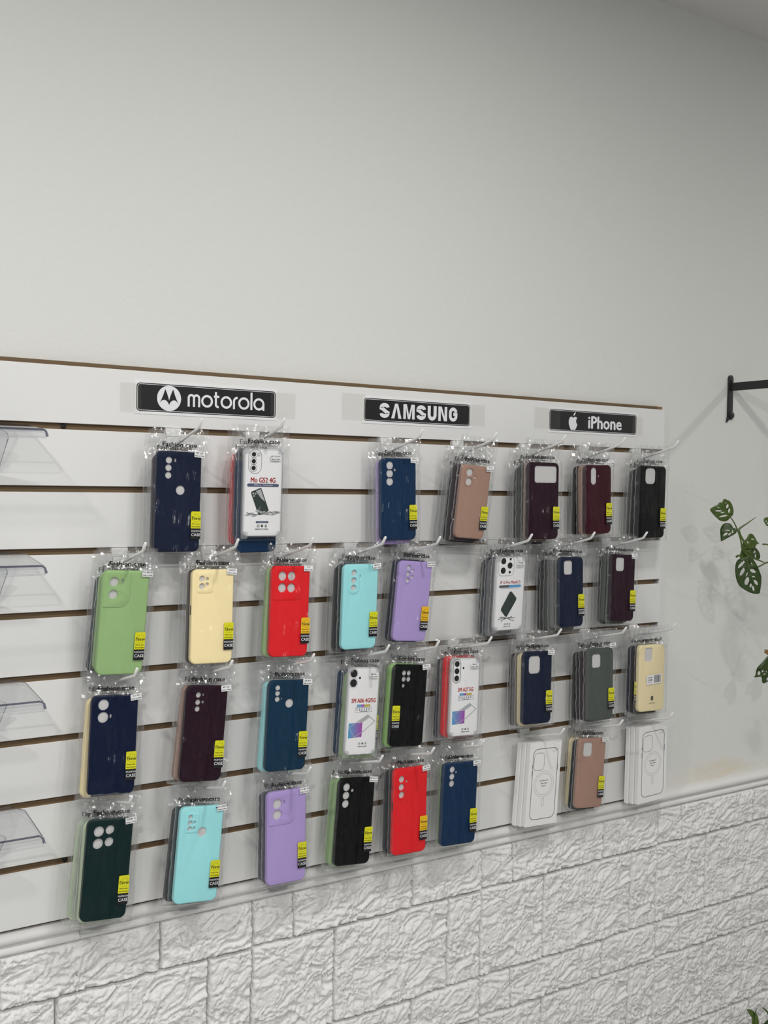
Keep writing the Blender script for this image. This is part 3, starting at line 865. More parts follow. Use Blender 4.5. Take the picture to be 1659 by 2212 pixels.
ORD = {2: 'second', 3: 'third', 4: 'fourth', 5: 'fifth'}
def c(*a): return ('c',) + a
def s(*a): return ('s',) + a
def r(*a): return ('r',) + a
# row, hook x, hook kink z, count, pitch, roll, case centre dx, dz, width, height
STACKS = [
 (1, 0.6491, -0.0948, 3, 0.0, -1.1, -0.0095, -0.1043, 0.0777, 0.1646),
 (1, 0.7961, -0.0870, 4, 1.5, -0.2, -0.0097, -0.0989, 0.0749, 0.1527),
 (1, 1.0770, -0.0934, 3, -1.0, 0.7, -0.0078, -0.0994, 0.0783, 0.1525),
 (1, 1.2480, -0.0932, 5, 3.5, -4.1, -0.0074, -0.1114, 0.0704, 0.1420),
 (1, 1.4242, -0.0910, 5, -0.5, -0.1, -0.0180, -0.1094, 0.0804, 0.1550),
 (1, 1.5911, -0.0895, 4, 0.0, 1.3, -0.0222, -0.1037, 0.0740, 0.1455),
 (1, 1.7521, -0.0901, 4, 0.5, -0.5, -0.0166, -0.1088, 0.0832, 0.1587),
 (2, 0.5587, -0.2902, 4, 4.5, -2.7, -0.0085, -0.1060, 0.0757, 0.1679),
 (2, 0.7150, -0.2869, 3, -2.0, -1.7, -0.0134, -0.1044, 0.0749, 0.1576),
 (2, 0.8540, -0.2873, 3, -1.5, -2.3, -0.0049, -0.1033, 0.0748, 0.1585),
 (2, 1.0007, -0.2876, 4, 1.0, -0.8, -0.0154, -0.1042, 0.0732, 0.1547),
 (2, 1.1208, -0.2890, 3, 1.5, -4.5, -0.0041, -0.0977, 0.0749, 0.1521),
 (2, 1.3421, -0.2873, 4, 3.0, -0.1, -0.0041, -0.0965, 0.0767, 0.1515),
 (2, 1.5100, -0.2854, 5, -2.0, -0.4, -0.0240, -0.1029, 0.0653, 0.1440),
 (2, 1.6625, -0.2871, 4, -2.0, -2.9, -0.0112, -0.0979, 0.0702, 0.1436),
 (3, 0.5473, -0.4843, 3, -2.0, -2.9, -0.0103, -0.1036, 0.0754, 0.1588),
 (3, 0.7073, -0.4847, 3, -2.0, -5.4, -0.0113, -0.1037, 0.0740, 0.1593),
 (3, 0.8592, -0.4855, 3, -2.0, -3.5, -0.0100, -0.1063, 0.0786, 0.1582),
 (3, 1.0125, -0.4810, 3, -2.0, -4.3, -0.0077, -0.1018, 0.0690, 0.1627),
 (3, 1.1225, -0.4815, 3, -2.0, -5.1, -0.0134, -0.1028, 0.0757, 0.1538),
 (3, 1.2462, -0.4825, 4, -2.0, -3.0, -0.0180, -0.0980, 0.0713, 0.1540),
 (3, 1.4239, -0.4788, 4, -2.0, -1.8, -0.0115, -0.1003, 0.0750, 0.1477),
 (3, 1.6070, -0.4865, 4, -2.0, -0.9, -0.0191, -0.1021, 0.0747, 0.1532),
 (3, 1.7556, -0.4881, 4, -2.0, -2.0, -0.0101, -0.1009, 0.0812, 0.1469),
 (4, 0.5411, -0.6821, 4, -2.0, -5.1, -0.0127, -0.1034, 0.0736, 0.1582),
 (4, 0.6973, -0.6819, 3, -2.0, -5.4, -0.0077, -0.1089, 0.0774, 0.1594),
 (4, 0.8558, -0.6799, 3, -2.0, -0.7, -0.0104, -0.1086, 0.0765, 0.1633),
 (4, 1.0026, -0.6791, 3, -2.0, -5.1, -0.0086, -0.1065, 0.0758, 0.1582),
 (4, 1.1159, -0.6793, 3, -2.0, -2.0, -0.0050, -0.1046, 0.0767, 0.1627),
 (4, 1.2323, -0.6794, 3, -2.0, -3.3, -0.0016, -0.1092, 0.0840, 0.1605),
 (4, 1.4378, -0.6811, 3, 1.5, -2.2, 0.0128, -0.1008, 0.0861, 0.1750),
 (4, 1.6032, -0.6821, 3, -2.0, -5.6, -0.0181, -0.0976, 0.0789, 0.1481),
 (4, 1.7554, -0.6836, 3, 1.5, 1.6, 0.0126, -0.1002, 0.0896, 0.1748),
]
# per stack: colour or insert, camera holes, island, colours behind, short phrase, front label, model label words
INFO = [
 ('navy', [c(.27, .09, .072), c(.265, .165, .072), c(.265, .24, .072), s(.41, .09, .026, .04), c(.54, .385, .1)], None, ['plum', 'clear'],
  'navy case under the winged M emblem', 'navy phone case with three lens holes and round sensor hole, under winged M sign', 'MT G30'),
 ('g52', [], None, ['deep blue', 'slate', 'red'], 'clear case with tilted phone picture', 'clear phone case on white card with serif red lettering, top row', 'MT G52/4G'),
 ('deep blue', [c(.25, .088, .098), c(.25, .186, .098), c(.25, .283, .098), c(.39, .14, .033)], None, ['lavender', 'clear'],
  'deep blue top row case', 'deep blue phone case with three big lens holes in the top row', 'SM A17'),
 ('rose', [c(.26, .10, .115), c(.26, .225, .115), c(.47, .16, .04)], (.115, .035, .415, .295, .145), ['plum', 'black', 'clear', 'clear'],
  'tilted rose top row case', 'rose brown phone case hanging tilted, top row right of deep blue case', 'IP 16'),
 ('plum', [r(.19, .045, .93, .265, .07)], None, ['rose', 'grey', 'charcoal', 'clear'],
  'plum case with wide window', 'plum phone case with one wide rectangular camera window', ''),
 ('maroon', [r(.20, .035, .42, .285, .108), s(.50, .16, .026, .04)], None, ['rose', 'black', 'clear'],
  'maroon case with oval opening', 'maroon phone case with a tall oval camera opening', 'I 17'),
 ('black', [r(.22, .03, .60, .25, .11)], None, ['black', 'grey', 'clear'],
  'black case at top row end', 'black phone case with squarish opening at the right end of top row', ''),
 ('green', [c(.24, .105, .1), c(.235, .225, .1), s(.42, .1, .03, .05)], (.02, .01, .60, .35, [.03, .24, .03, .03]), ['green', 'navy', 'clear'],
  'green case', 'sage green phone case with two lens holes on a raised corner', 'POE M7 5G'),
 ('beige', [c(.23, .1, .07), c(.23, .18, .07), c(.355, .105, .042), c(.355, .16, .042)], (.11, .03, .5, .25, .07), ['plum', 'clear'],
  'beige case with four lens holes', 'beige phone case with four lens holes in a raised square', 'E20/G73'),
 ('red', [c(.27, .11, .108), c(.51, .11, .108), c(.27, .24, .108), c(.51, .24, .108)], (.0, .0, .8, .375, [.03, .12, .04, .05]), ['green', 'clear'],
  'red case with four lens holes', 'red phone case with four large lens holes on a raised square', 'X17'),
 ('light blue', [c(.29, .1, .08), c(.29, .19, .08), c(.29, .275, .08), c(.47, .14, .03)], (.13, .035, .45, .35, .155), ['black', 'black', 'clear'],
  'light blue second row case', 'light blue phone case with oval raised camera frame in second row', 'SM A36'),
 ('lavender', [c(.27, .08, .066), c(.27, .16, .066), c(.27, .24, .066), c(.41, .12, .046), c(.41, .2, .046)], (.18, .035, .36, .285, .088), ['navy', 'clear'],
  'lavender second row case', 'lavender phone case with five small lens holes in second row', 'SM A32/5G'),
 ('ip15', [], None, ['clear', 'navy', 'grey'], 'clear case with diagonal dark phone', 'clear phone case on white card with five black lenses and diagonal dark phone picture', 'IP 15 PM'),
 ('navy', [r(.17, .05, .53, .25, .085)], None, ['clear', 'grey', 'charcoal', 'black'],
  'navy second row case', 'navy phone case with square opening in second row, left of plum case', ''),
 ('plum', [r(.17, .045, .53, .25, .085)], None, ['grey', 'charcoal', 'clear'],
  'plum case ending the second row', 'plum phone case with square opening at the right end of second row', 'I 12'),
 ('dark blue', [c(.25, .09, .115), c(.25, .215, .115), s(.41, .205, .025, .045)], None, ['beige', 'clear'],
  'dark blue case starting the third row', 'dark blue phone case with two big lens holes at left of third row', 'E13 4G'),
 ('plum', [c(.28, .095, .065), c(.28, .17, .065), c(.28, .24, .065), c(.40, .092, .03), c(.40, .168, .035)], (.13, .04, .55, .29, .07), ['rose', 'clear'],
  'plum third row case', 'plum phone case with small lens holes beside the dark blue case', 'MT G22'),
 ('teal blue', [c(.215, .08, .062), c(.215, .14, .062), c(.215, .205, .062), c(.32, .2, .02), c(.52, .255, .1)], None, ['light blue', 'clear'],
  'teal blue third row case', 'teal blue phone case with three lens holes and round sensor hole, third row', 'SEE M10'),
 ('a06', [], None, ['green', 'deep blue'], 'clear card with two black lenses', 'clear phone case on white card with two large black lenses', 'SM A06'),
 ('black', [c(.29, .1, .068), c(.43, .1, .068), c(.29, .175, .068), c(.43, .175, .068), c(.29, .255, .05)], (.20, .05, .54, .30, .07), ['lime green', 'clear'],
  'black case with left edge sticker', 'black phone case with five lens holes and its yellow sticker on the left edge', 'SM A22'),
 ('a27', [], None, ['red', 'clear', 'navy'], 'clear card with three black lenses', 'clear phone case on white card with three black lenses in an oval', 'SM A27'),
 ('navy', [r(.17, .06, .58, .305, .11)], None, ['cream', 'clear', 'plum'],
  'navy third row case', 'navy phone case with large square opening in third row', 'I 16 Pro'),
 ('grey', [r(.16, .075, .50, .265, .08)], None, ['plum', 'black', 'charcoal'],
  'grey case', 'grey green phone case with square opening in third row', 'I 16 Pro'),
 ('cream', [r(.21, .045, .53, .25, .075)], None, ['black', 'navy', 'clear'],
  'cream case with barcode', 'cream phone case hung backwards with a barcode label at third row end', ''),
 ('dark green', [c(.25, .115, .115), c(.49, .105, .1), c(.25, .235, .115), c(.49, .225, .1)], (.03, .0, .68, .35, [.04, .18, .03, .05]), ['pale green', 'clear', 'pale green'],
  'dark green case', 'dark green phone case with four big lens holes at bottom left', 'REDMI 15'),
 ('light blue', [c(.23, .105, .055), c(.23, .165, .055), c(.23, .225, .055), c(.33, .16, .034), c(.33, .22, .034), c(.53, .27, .105)], (.12, .06, .44, .27, .07), ['dark teal', 'black'],
  'light blue bottom row case', 'light blue phone case with round sensor hole in the bottom row', 'MOT G30/G10'),
 ('lavender', [c(.25, .13, .115), c(.25, .245, .115), s(.42, .12, .022, .045)], (.02, .02, .7, .36, [.03, .16, .05, .05]), ['navy', 'navy'],
  'lavender bottom row case', 'lavender phone case with two big lens holes in the bottom row', 'POE M7 5G'),
 ('black', [c(.2, .1, .095), c(.2, .195, .095), c(.2, .29, .095), c(.37, .14, .04)], None, ['green', 'green'],
  'black bottom row case', 'black phone case with three lens holes in the bottom row', 'SM A56 5G'),
 ('red', [c(.22, .125, .085), c(.22, .215, .085), c(.23, .305, .085), c(.37, .155, .035)], (.11, .06, .345, .365, .11), ['dark teal', 'black'],
  'red bottom row case', 'red phone case with three lens holes in a column, bottom row', 'SM A16'),
 ('deep blue', [c(.25, .08, .075), c(.25, .165, .075), c(.25, .25, .075), c(.365, .115, .03)], None, ['green', 'clear'],
  'deep blue bottom row case', 'deep blue phone case with three lens holes in the bottom row', 'SM A16'),
 ('box', [], None, ['box', 'box'], 'white boxes beside the bottom rose case', 'front white case box with printed phone outline, left of bottom rose case', ''),
 ('rose', [r(.17, .055, .50, .26, .085)], None, ['dark teal', 'cream'],
  'rose bottom row case', 'rose brown phone case hanging between the two stacks of white boxes', 'I 12/12 Pro'),
 ('box', [], None, ['box', 'box'], 'white boxes at the bottom row end', 'front white case box with printed phone outline at bottom row right end', ''),
]
AMBER = {9, 11, 28}
for si, (row, hx, zk, n, pitch, roll, cdx, cdz, cw, ch) in enumerate(STACKS):
    color, feats, isl, backs, phrase, flabel, words = INFO[si]
    rnd = random.Random(100 + si)
    g = GT[2 * (row - 1)]
    # --- the hook
    H = empty('display_hook', (hx, 0, Z0 + zk))
    tag(H, 'white slatwall hook holding the ' + phrase, 'hook', 'white hooks on the slatwall')
    gz = g - zk
    bm = bmesh.new()
    add_box(bm, -.0135, .0135, -.0030, .0060, gz - .0088, gz - .0006)
    add_box(bm, -.0125, .0125, -.0034, -.0004, gz - .0150, gz - .0030)
    prism(bm, [(-.0115, gz - .014), (.0115, gz - .014), (.0080, -.038), (-.0080, -.038)], (), -.0034, -.0004, .0006)
    obj('back_plate', finish(bm, 'plate'), M_HOOK, H)
    bm = bmesh.new()
    tube(bm, [(0, -.001, -RISE), (0, -.030, -RISE * (1 - .030 / KD)), (0, -.108, -RISE * (1 - .108 / KD)), (0, -.1125, -.0002), (0, -.1155, .0028), (0, -.1235, .0125), (0, -.1243, .0134)],
         [.0026, .0025, .0025, .0025, .0025, .0023, .0013], 10)
    obj('arm', finish(bm, 'arm'), M_HOOK, H)
    # --- the packages, front one first
    for k in range(n):
        d = .016 + (n - k) * STEP
        zh = zk - RISE * (1 - d / KD)
        front = k == 0
        jx, jz, jr = (0, 0, 0) if front else (rnd.uniform(-.0045, .0015), rnd.uniform(-.004, .003), rnd.uniform(-1.6, 1.0))
        if color == 'box':
            w, h = cw, ch
            if not front: jx, jz, jr = -.0022 * k, .0015 * k, .35 * k
            R = empty('boxed_phone_case', (hx, -d, Z0 + zh), (math.radians(pitch), math.radians(-roll + jr), 0))
            tag(R, flabel if front else 'white case box, %s from front of the %s' % (ORD[k + 1], phrase), 'box', 'boxed clear cases on hooks')
            boxed_case(R, w, h, cdx + jx, cdz + jz, front)
            continue
        R = empty('phone_case_package', (hx, -d, Z0 + zh), (math.radians(pitch), math.radians(-roll - jr), 0))
        if front:
            w, h, cx, cz = cw, ch, cdx, cdz
            tag(R, flabel, 'phone case', 'bagged phone cases on hooks')
            if color in CASEC: soft_case(R, w, h, cx, cz, color, feats, isl, si in (8, 28))
            else: clear_case(R, w, h, cx, cz, color)
        else:
            w, h, cx, cz = .0755, .157, cdx + jx, cdz + jz
            if si == 1 and k == 1: cz -= .024; cx -= .003
            if si == 18 and k == 1: cx += .010; cz -= .004
            if si == 12 and k == 1: cx -= .006; cz -= .006
            if si in (3, 5, 6, 13, 14, 21, 22, 23, 31): h = .148
            bc = backs[k - 1]
            tag(R, '%s bagged case, %s from front behind the %s' % (bc, ORD[k + 1], phrase), 'phone case', 'bagged phone cases on hooks')
            cs = obj('case', back_case(bc), None, R, (cx, 0, cz))
            if h != .157: cs.scale = (1, 1, h / .157)
            w = .0755
        ztop, czt, czb = .0155, cz + h / 2, cz - h / 2
        x0, x1 = cx - w / 2 - .0085, cx + w / 2 + .0125
        if front:
            bg = bag_mesh(x0, x1, ztop, czb - .0055, cx - w / 2, cx + w / 2, czt, czb, TH + .0022, si + 1)
            bag = obj('bag', bg, None, R)
        else:
            key = (h, rnd.randrange(3))
            if key not in BACKBAG:
                BACKBAG[key] = bag_mesh(-w / 2 - .0085, w / 2 + .0125, .1200, -h / 2 - .0055, -w / 2, w / 2, h / 2, -h / 2, TH + .0008, 60 + len(BACKBAG), 22, 40, 0.25)
            bag = obj('bag', BACKBAG[key], None, R, (cx, 0, cz))
        hd = obj('header_print', header_mesh(si == 23), None, bag, None)
        hdz = czt + .0005 + (0 if front else rnd.uniform(-.001, .004)); hdx = cx + (.001 if front else rnd.uniform(-.007, .004))
        hd.location = (hdx, -.0016, hdz) if front else (hdx - cx, -.0016, hdz - cz)
        if front and si != 23 and color in CASEC:
            if si == 19: sticker_parts(R, cx - w / 2 - .0008, czb + .028 + .004, -TH / 2 - .0026)
            else: sticker_parts(R, cx + w / 2 - .0172 + (.0012 if si in (3, 9, 14) else 0), czb + .0165 * h / .157 + (.004 if row == 1 else .006), -TH / 2 - .0026, si in AMBER)
        elif front and si == 23:
            b = obj('barcode_label', plate(rrect(-.024, -.0105, .024, .0105, .0004, 1), (), -.0002, 0), M_PAPER, R, (cx + .006, -TH / 2 - .0014, cz - .003), (0, math.radians(-4), 0))
            def bars(bm):
                random.seed(8); x = .000
                while x < .021:
                    ww = random.choice((.0004, .0007, .0011)); flat(bm, rrect(x, -.0075, x + ww, .0085, .00005, 1), (), -.0003); x += ww + random.choice((.0004, .0006, .0009))
                put_text(bm, 'FASHION', .0022, -.012, .0038, -.0003, .012); put_text(bm, 'CASE', .0040, -.013, -.0025, -.0003, .014); put_text(bm, 'Made in China', .0014, -.012, -.0065, -.0003, .004)
            obj('barcode_print', flatmesh(bars), M_BLACK, b)
            def rec(bm):
                flat(bm, ellipse(0, 0, .0036, .0050, 18), [ellipse(.0004, 0, .0014, .002, 10)], 0); put_text(bm, 'MADE IN CHINA', .0018, 0, -.0115, 0, .012, .9)
            obj('recycling_mark', flatmesh(rec), M_BLACK, R, (cx + .001, -TH / 2 - .0013, czb + .029))
            sticker_parts(R, cx - w / 2 - .0062, czb + .021, .0030)
        if front and words:
            rl = rnd.uniform(-.08, .16)
            hi = si in (5, 22)
            if color in CASEC: model_label(R, cx + w / 2 - .0050, czt - (.0035 if not hi else -.0055), -TH / 2 - .0025, words, rl)
            else: model_label(R, cx + w / 2 - .0165, czt - .016, -TH / 2 - .0025, words, rl * .4)
        if not front and k == 1 and si in (24, 18):
            if si == 18: sticker_parts(R, cx + w / 2 - .0172, czb + .033, -TH / 2 - .0012)
            else: model_label(R, cx + w / 2 - .018, czt + .002, -TH / 2 - .0013, 'REDMI', .1)

# ------------------------------------------------------------------ acrylic slatwall shelves at the left
def shelf(z, label, zlow):
    S = empty('acrylic_shelf', (0, 0, Z0 + z)); tag(S, label, 'shelf', 'clear acrylic shelves at the left')
    xr, xl = 0.405, 0.155
    t = .0028
    # profile (y, z): lip in the groove, sloping top, rounded front lip
    pr = [(.0058, -.003), (.0, -.004), (-.020, -.006), (-.118, -.016), (-.126, -.019), (-.130, -.025)]
    bm = bmesh.new()
    for q in range(len(pr) - 1):
        (ya, za), (yb, zb) = pr[q], pr[q + 1]
        nrm = Vector((zb - za, -(yb - ya))).normalized() * t
        xa = xr - (.030 if q == 0 else (.018 if q == 1 else 0)); xb = xr - (.018 if q == 0 else 0)
        if q >= 3: xa = xr - .004 * (q == 3) - .001; xb = xr - .001
        v = [bm.verts.new(p) for p in ((xl, ya, za), (xa, ya, za), (xb, yb, zb), (xl, yb, zb), (xl, ya - nrm.x, za - abs(nrm.y)), (xa, ya - nrm.x, za - abs(nrm.y)), (xb, yb - nrm.x, zb - abs(nrm.y)), (xl, yb - nrm.x, zb - abs(nrm.y)))]
        for f in ((0, 1, 2, 3), (7, 6, 5, 4), (1, 5, 6, 2), (0, 3, 7, 4), (0, 4, 5, 1), (3, 2, 6, 7)):
            bm.faces.new([v[i] for i in f])
    obj('shelf_plate', finish(bm, 'plate'), M_ACR, S)
    bm = bmesh.new()
    tube(bm, [(xl, -.1215, -.0165), (xr - .004, -.1215, -.0165), (xr + .0005, -.1260, -.0190), (xr + .0015, -.1300, -.0265)], [.0015, .0015, .0016, .0022], 8)
    obj('dark_front_edge', finish(bm, 'edge'), M_ACRE, S)
    bm = bmesh.new()
    tube(bm, [(xr - .017, -.003, -.0045), (xr + .0002, -.022, -.0070), (xr + .0002, -.1215, -.0168)], .0008, 6)
    obj('side_edge', finish(bm, 'edge'), M_ACRE, S)
    bm = bmesh.new(); tube(bm, [(xl, -.131, -.0285), (xr, -.131, -.0285)], .0014, 8)
    obj('front_lip_edge', finish(bm, 'lip'), M_ACRH, S)
    # rounded tongue that braces the plate against the slat below
    bm = bmesh.new()
    prism(bm, rrect(-.045, -.105, .045, 0, [.012, .012, .022, .022]), (), -t / 2, t / 2, .0006)
    tg = obj('brace_tongue', finish(bm, 'tongue'), M_ACR, S, (xr - .085, -.088, -.0165), (math.radians(52), 0, 0))
    bm = bmesh.new(); pts = rrect(-.045, -.105, .045, 0, [.012, .012, .022, .022])
    tube(bm, [(x, 0, q) for x, q in pts] + [(pts[0][0], 0, pts[0][1])], .0009, 6, False)
    obj('tongue_edge', finish(bm, 'edge'), M_ACRH, tg)
shelf(-.0918, 'topmost clear acrylic shelf, level with the winged M sign', 0)
shelf(-.2918, 'clear acrylic shelf second from the top at the left edge', 0)
shelf(-.4918, 'clear acrylic shelf second from the bottom at the left edge', 0)
shelf(-.6918, 'lowest clear acrylic shelf, beside the dark green case', 0)

# ------------------------------------------------------------------ iron bracket and hanging plant
B = empty('plant_bracket', (2.094, 0.02, Z0)); tag(B, 'black iron wall bracket with an arm reaching out above the plant', 'bracket')
bm = bmesh.new(); prism(bm, rrect(-.0085, -.010, .0085, .0985, [.003, .003, .0085, .0085]), (), -.0045, 0, .0008)
obj('wall_strap', finish(bm, 'strap'), M_METAL, B)
bm = bmesh.new()
add_box(bm, -.0030, .0030, -.300, -.004, .0600, .0795)
obj('arm', finish(bm, 'arm'), M_METAL, B)
bm = bmesh.new(); tube(bm, [(.001, -.004, .0005), (.001, -.0090, .0005), (.001, -.0105, .0005)], [.0085, .0080, .004], 14)
obj('screw', finish(bm, 's'), M_METAL, B)
bm = bmesh.new(); tube(bm, [(.001, -.004, .0850), (.001, -.0060, .0850), (.001, -.0066, .0850)], [.0045, .0042, .002], 12)
obj('screw', finish(bm, 's'), M_METAL, B)
bm = bmesh.new(); tube(bm, [(-.006, -.002, -.006), (-.010, -.003, -.014), (-.013, -.002, -.0175)], [.004, .0025, .0008], 8)
obj('chipped_tip', finish(bm, 't'), M_METAL, B)
bm = bmesh.new()
tube(bm, [(0, -.285, .060)] + [(0, -.285 + .012 * math.sin(math.radians(a)), .048 + .012 * math.cos(math.radians(a))) for a in range(0, 250, 25)], .0025, 8)
obj('hook_end', finish(bm, 'h'), M_METAL, B)

def leaf_material(name, col, col2):
    m = mat(name, col, 0.38, 0.5)
    b = m.node_tree.nodes['Principled BSDF']
    nz = node(m, 'ShaderNodeTexNoise'); nz.inputs['Scale'].default_value = 45; nz.inputs['Detail'].default_value = 2
    tc = node(m, 'ShaderNodeTexCoord'); link(m, tc.outputs['Object'], nz.inputs['Vector'])
    mx = node(m, 'ShaderNodeMix', data_type='RGBA'); mx.inputs[6].default_value = col; mx.inputs[7].default_value = col2
    link(m, nz.outputs['Fac'], mx.inputs[0]); link(m, mx.outputs[2], b.inputs['Base Color'])
    return m
M_LEAF = leaf_material('dark_leaf', (0.022, 0.046, 0.008, 1), (0.042, 0.082, 0.013, 1))
M_LEAFL = leaf_material('fresh_leaf', (0.048, 0.088, 0.010, 1), (0.085, 0.135, 0.020, 1))
M_STEM = mat('green_stem', (0.075, 0.12, 0.02, 1), 0.45)
M_VEIN = mat('pale_vein', (0.10, 0.17, 0.045, 1), 0.45)
M_BROWN = mat('dry_leaf_tip', (0.24, 0.13, 0.04, 1), 0.6)
M_POT = mat('white_pot', (0.62, 0.60, 0.57, 1), 0.5)
M_CORD = mat('plant_cord', (0.35, 0.30, 0.22, 1), 0.8)
M_SOIL = mat('potting_soil', (0.03, 0.02, 0.013, 1), 0.95)

LROT = Matrix.Rotation(-YAW, 4, 'Z')
def leaf(parent, pos, outline, holes, unit, m, vein=None, tilt=(0, 0), cup=0.12):
    """outline and holes in drawing units (x right, z down); pos = where drawing point (0, 0) lies"""
    cx = sum(p[0] for p in outline) / len(outline); cz = sum(p[1] for p in outline) / len(outline)
    P = [((x - cx) * unit, -(z - cz) * unit) for x, z in outline]
    # soften the outline with one corner-cutting pass
    Q = []
    for i in range(len(P)):
        a, b = P[i], P[(i + 1) % len(P)]
        Q += [(a[0] * .8 + b[0] * .2, a[1] * .8 + b[1] * .2), (a[0] * .2 + b[0] * .8, a[1] * .2 + b[1] * .8)]
    Hs = [ellipse((x - cx) * unit, -(z - cz) * unit, rx * unit, rz * unit, 14, -math.radians(ro)) for x, z, rx, rz, ro in holes]
    bm = bmesh.new(); flat(bm, Q, Hs, 0.0)
    bmesh.ops.subdivide_edges(bm, edges=[e for e in bm.edges if e.calc_length() > .008], cuts=2, use_grid_fill=False)
    bmesh.ops.triangulate(bm, faces=bm.faces)
    R = max(abs(v.co.x) for v in bm.verts) + 1e-6
    def bend(x, z): return -cup * R * (1 - (x / R) ** 2) + .25 * cup * (z * z) / R + noise.noise(Vector((x * 60, z * 60, cx))) * .0012
    for v in bm.verts: v.co.y = bend(v.co.x, v.co.z)
    me = finish(bm, 'leaf', angle=70, recalc=False)
    o = obj('leaf', me, m, parent)
    sd = o.modifiers.new('thickness', 'SOLIDIFY'); sd.thickness = .0007; sd.offset = 1
    o.location = Vector(pos) + Vector(((cx * unit) * math.cos(YAW), -(cx * unit) * math.sin(YAW), -cz * unit)) - Vector(parent.location)
    o.rotation_euler = (math.radians(tilt[0]), 0, -YAW + math.radians(tilt[1]))
    if vein:
        bm = bmesh.new()
        pts = [((x - cx) * unit, -(z - cz) * unit) for x, z in vein]
        tube(bm, [(x, bend(x, z) - .0006, z) for x, z in pts], [.0009 * (1 - .6 * i / (len(pts) - 1)) for i in range(len(pts))], 6)
        obj('midrib', finish(bm, 'vein'), M_VEIN, o)
    return o

def stem(parent, pos, pts, unit, r, name='stem', m=None, taper=0.5):
    bm = bmesh.new(); L = []
    for x, z, dy in pts:
        p = Vector(pos) + Vector((x * unit * math.cos(YAW), -x * unit * math.sin(YAW), -z * unit)) + Vector((-math.sin(YAW) * dy, -math.cos(YAW) * dy, 0)) - Vector(parent.location)
        L.append(p)
    # smooth
    for _ in range(2):
        N = [L[0]]
        for i in range(len(L) - 1):
            N += [L[i] * .75 + L[i + 1] * .25, L[i] * .25 + L[i + 1] * .75]
        N.append(L[-1]); L = N
    tube(bm, L, [r * (1 - taper * i / (len(L) - 1)) for i in range(len(L))], 8)
    return obj(name, finish(bm, 'stem'), m or M_STEM, parent)

PP = empty('hanging_plant', (2.094, -0.265, Z0 - 0.30)); tag(PP, 'green trailing plant with perforated leaves beside the slatwall', 'plant')
u1 = .0001142
A0 = (1.8660, -0.0860, Z0 - 0.1850)
leaf(PP, A0, [(205, 355), (300, 290), (345, 270), (375, 225), (400, 215), (440, 225), (450, 180), (470, 145), (520, 150), (545, 175), (570, 170), (620, 205), (665, 265), (695, 330), (712, 400), (705, 470), (650, 520), (625, 550), (580, 590), (510, 600), (430, 585), (370, 540), (320, 500), (260, 440), (225, 400)],
     [(558, 292, 28, 42, 15), (607, 380, 24, 44, 12), (385, 388, 78, 14, 0), (472, 418, 50, 11, -6), (490, 490, 90, 17, -12), (370, 318, 25, 9, 0), (515, 222, 9, 14, 0)], u1, M_LEAFL, [(640, 520), (520, 420), (380, 345), (225, 358)], (8, 10))
leaf(PP, A0, [(468, 1005), (460, 930), (452, 830), (450, 760), (475, 690), (520, 640), (580, 628), (640, 640), (675, 680), (695, 730), (735, 730), (765, 760), (762, 800), (735, 840), (690, 870), (620, 910), (540, 960)],
     [(585, 775, 52, 10, 8), (550, 852, 46, 21, -30), (627, 843, 36, 17, -55), (682, 800, 19, 28, 0)], u1, M_LEAF, [(760, 770), (640, 815), (540, 890), (475, 995)], (-5, -12))
leaf(PP, (1.880, -.105, Z0 - .185), [(740, 1290), (700, 1310), (640, 1310), (570, 1370), (548, 1450), (545, 1560), (560, 1680), (590, 1780), (640, 1870), (720, 1930), (820, 1985), (920, 2020), (1040, 2020), (1050, 1900), (1060, 1780), (1055, 1680), (1020, 1580), (960, 1450), (900, 1350), (840, 1280), (780, 1262)],
     [(658, 1435, 95, 27, -52), (685, 1575, 95, 30, -62), (768, 1628, 44, 11, -68), (775, 1765, 80, 40, -78), (812, 1400, 58, 26, 32), (880, 1560, 60, 32, 28), (897, 1672, 30, 14, 8), (950, 1788, 64, 27, 52), (852, 1850, 42, 20, -85), (905, 1908, 56, 21, 72)], u1, M_LEAF, [(745, 1290), (800, 1480), (880, 1720), (1030, 2010)], (4, -6))
leaf(PP, (1.872, -.075, Z0 - .185), [(905, 980), (960, 930), (1000, 830), (1060, 822), (1120, 860), (1180, 940), (1230, 1000), (1300, 1030), (1210, 1040), (1165, 1100), (1150, 1200), (1160, 1320), (1130, 1420), (1100, 1520), (1060, 1600), (1030, 1570), (990, 1490), (940, 1400), (870, 1290), (880, 1180), (890, 1080)],
     [(975, 1395, 26, 54, 10), (993, 997, 16, 19, 0), (1000, 1147, 17, 14, 0), (1070, 1445, 14, 34, -30), (1095, 935, 38, 11, 12)], u1, M_LEAFL, [(1230, 1030), (1120, 1060), (1050, 1180), (1035, 1340), (1055, 1590)], (10, 16), .2)
leaf(PP, (1.868, -.060, Z0 - .185), [(1160, 1090), (1260, 1060), (1340, 1120), (1400, 1200), (1430, 1300), (1380, 1390), (1280, 1315), (1160, 1300)], [(1250, 1170, 56, 17, 65), (1305, 1205, 25, 28, 0), (1330, 1280, 12, 40, 0)], u1, M_LEAF, [(1170, 1100), (1290, 1190), (1400, 1340)], (0, -15))
leaf(PP, (1.868, -.09, Z0 - .185), [(1245, 530), (1300, 497), (1373, 510), (1430, 560), (1405, 640), (1320, 685), (1285, 640), (1250, 590)], [(1297, 577, 22, 13, 30), (1335, 625, 24, 11, 20)], u1, M_LEAFL, [(1420, 570), (1340, 590), (1255, 560)], (0, 8))
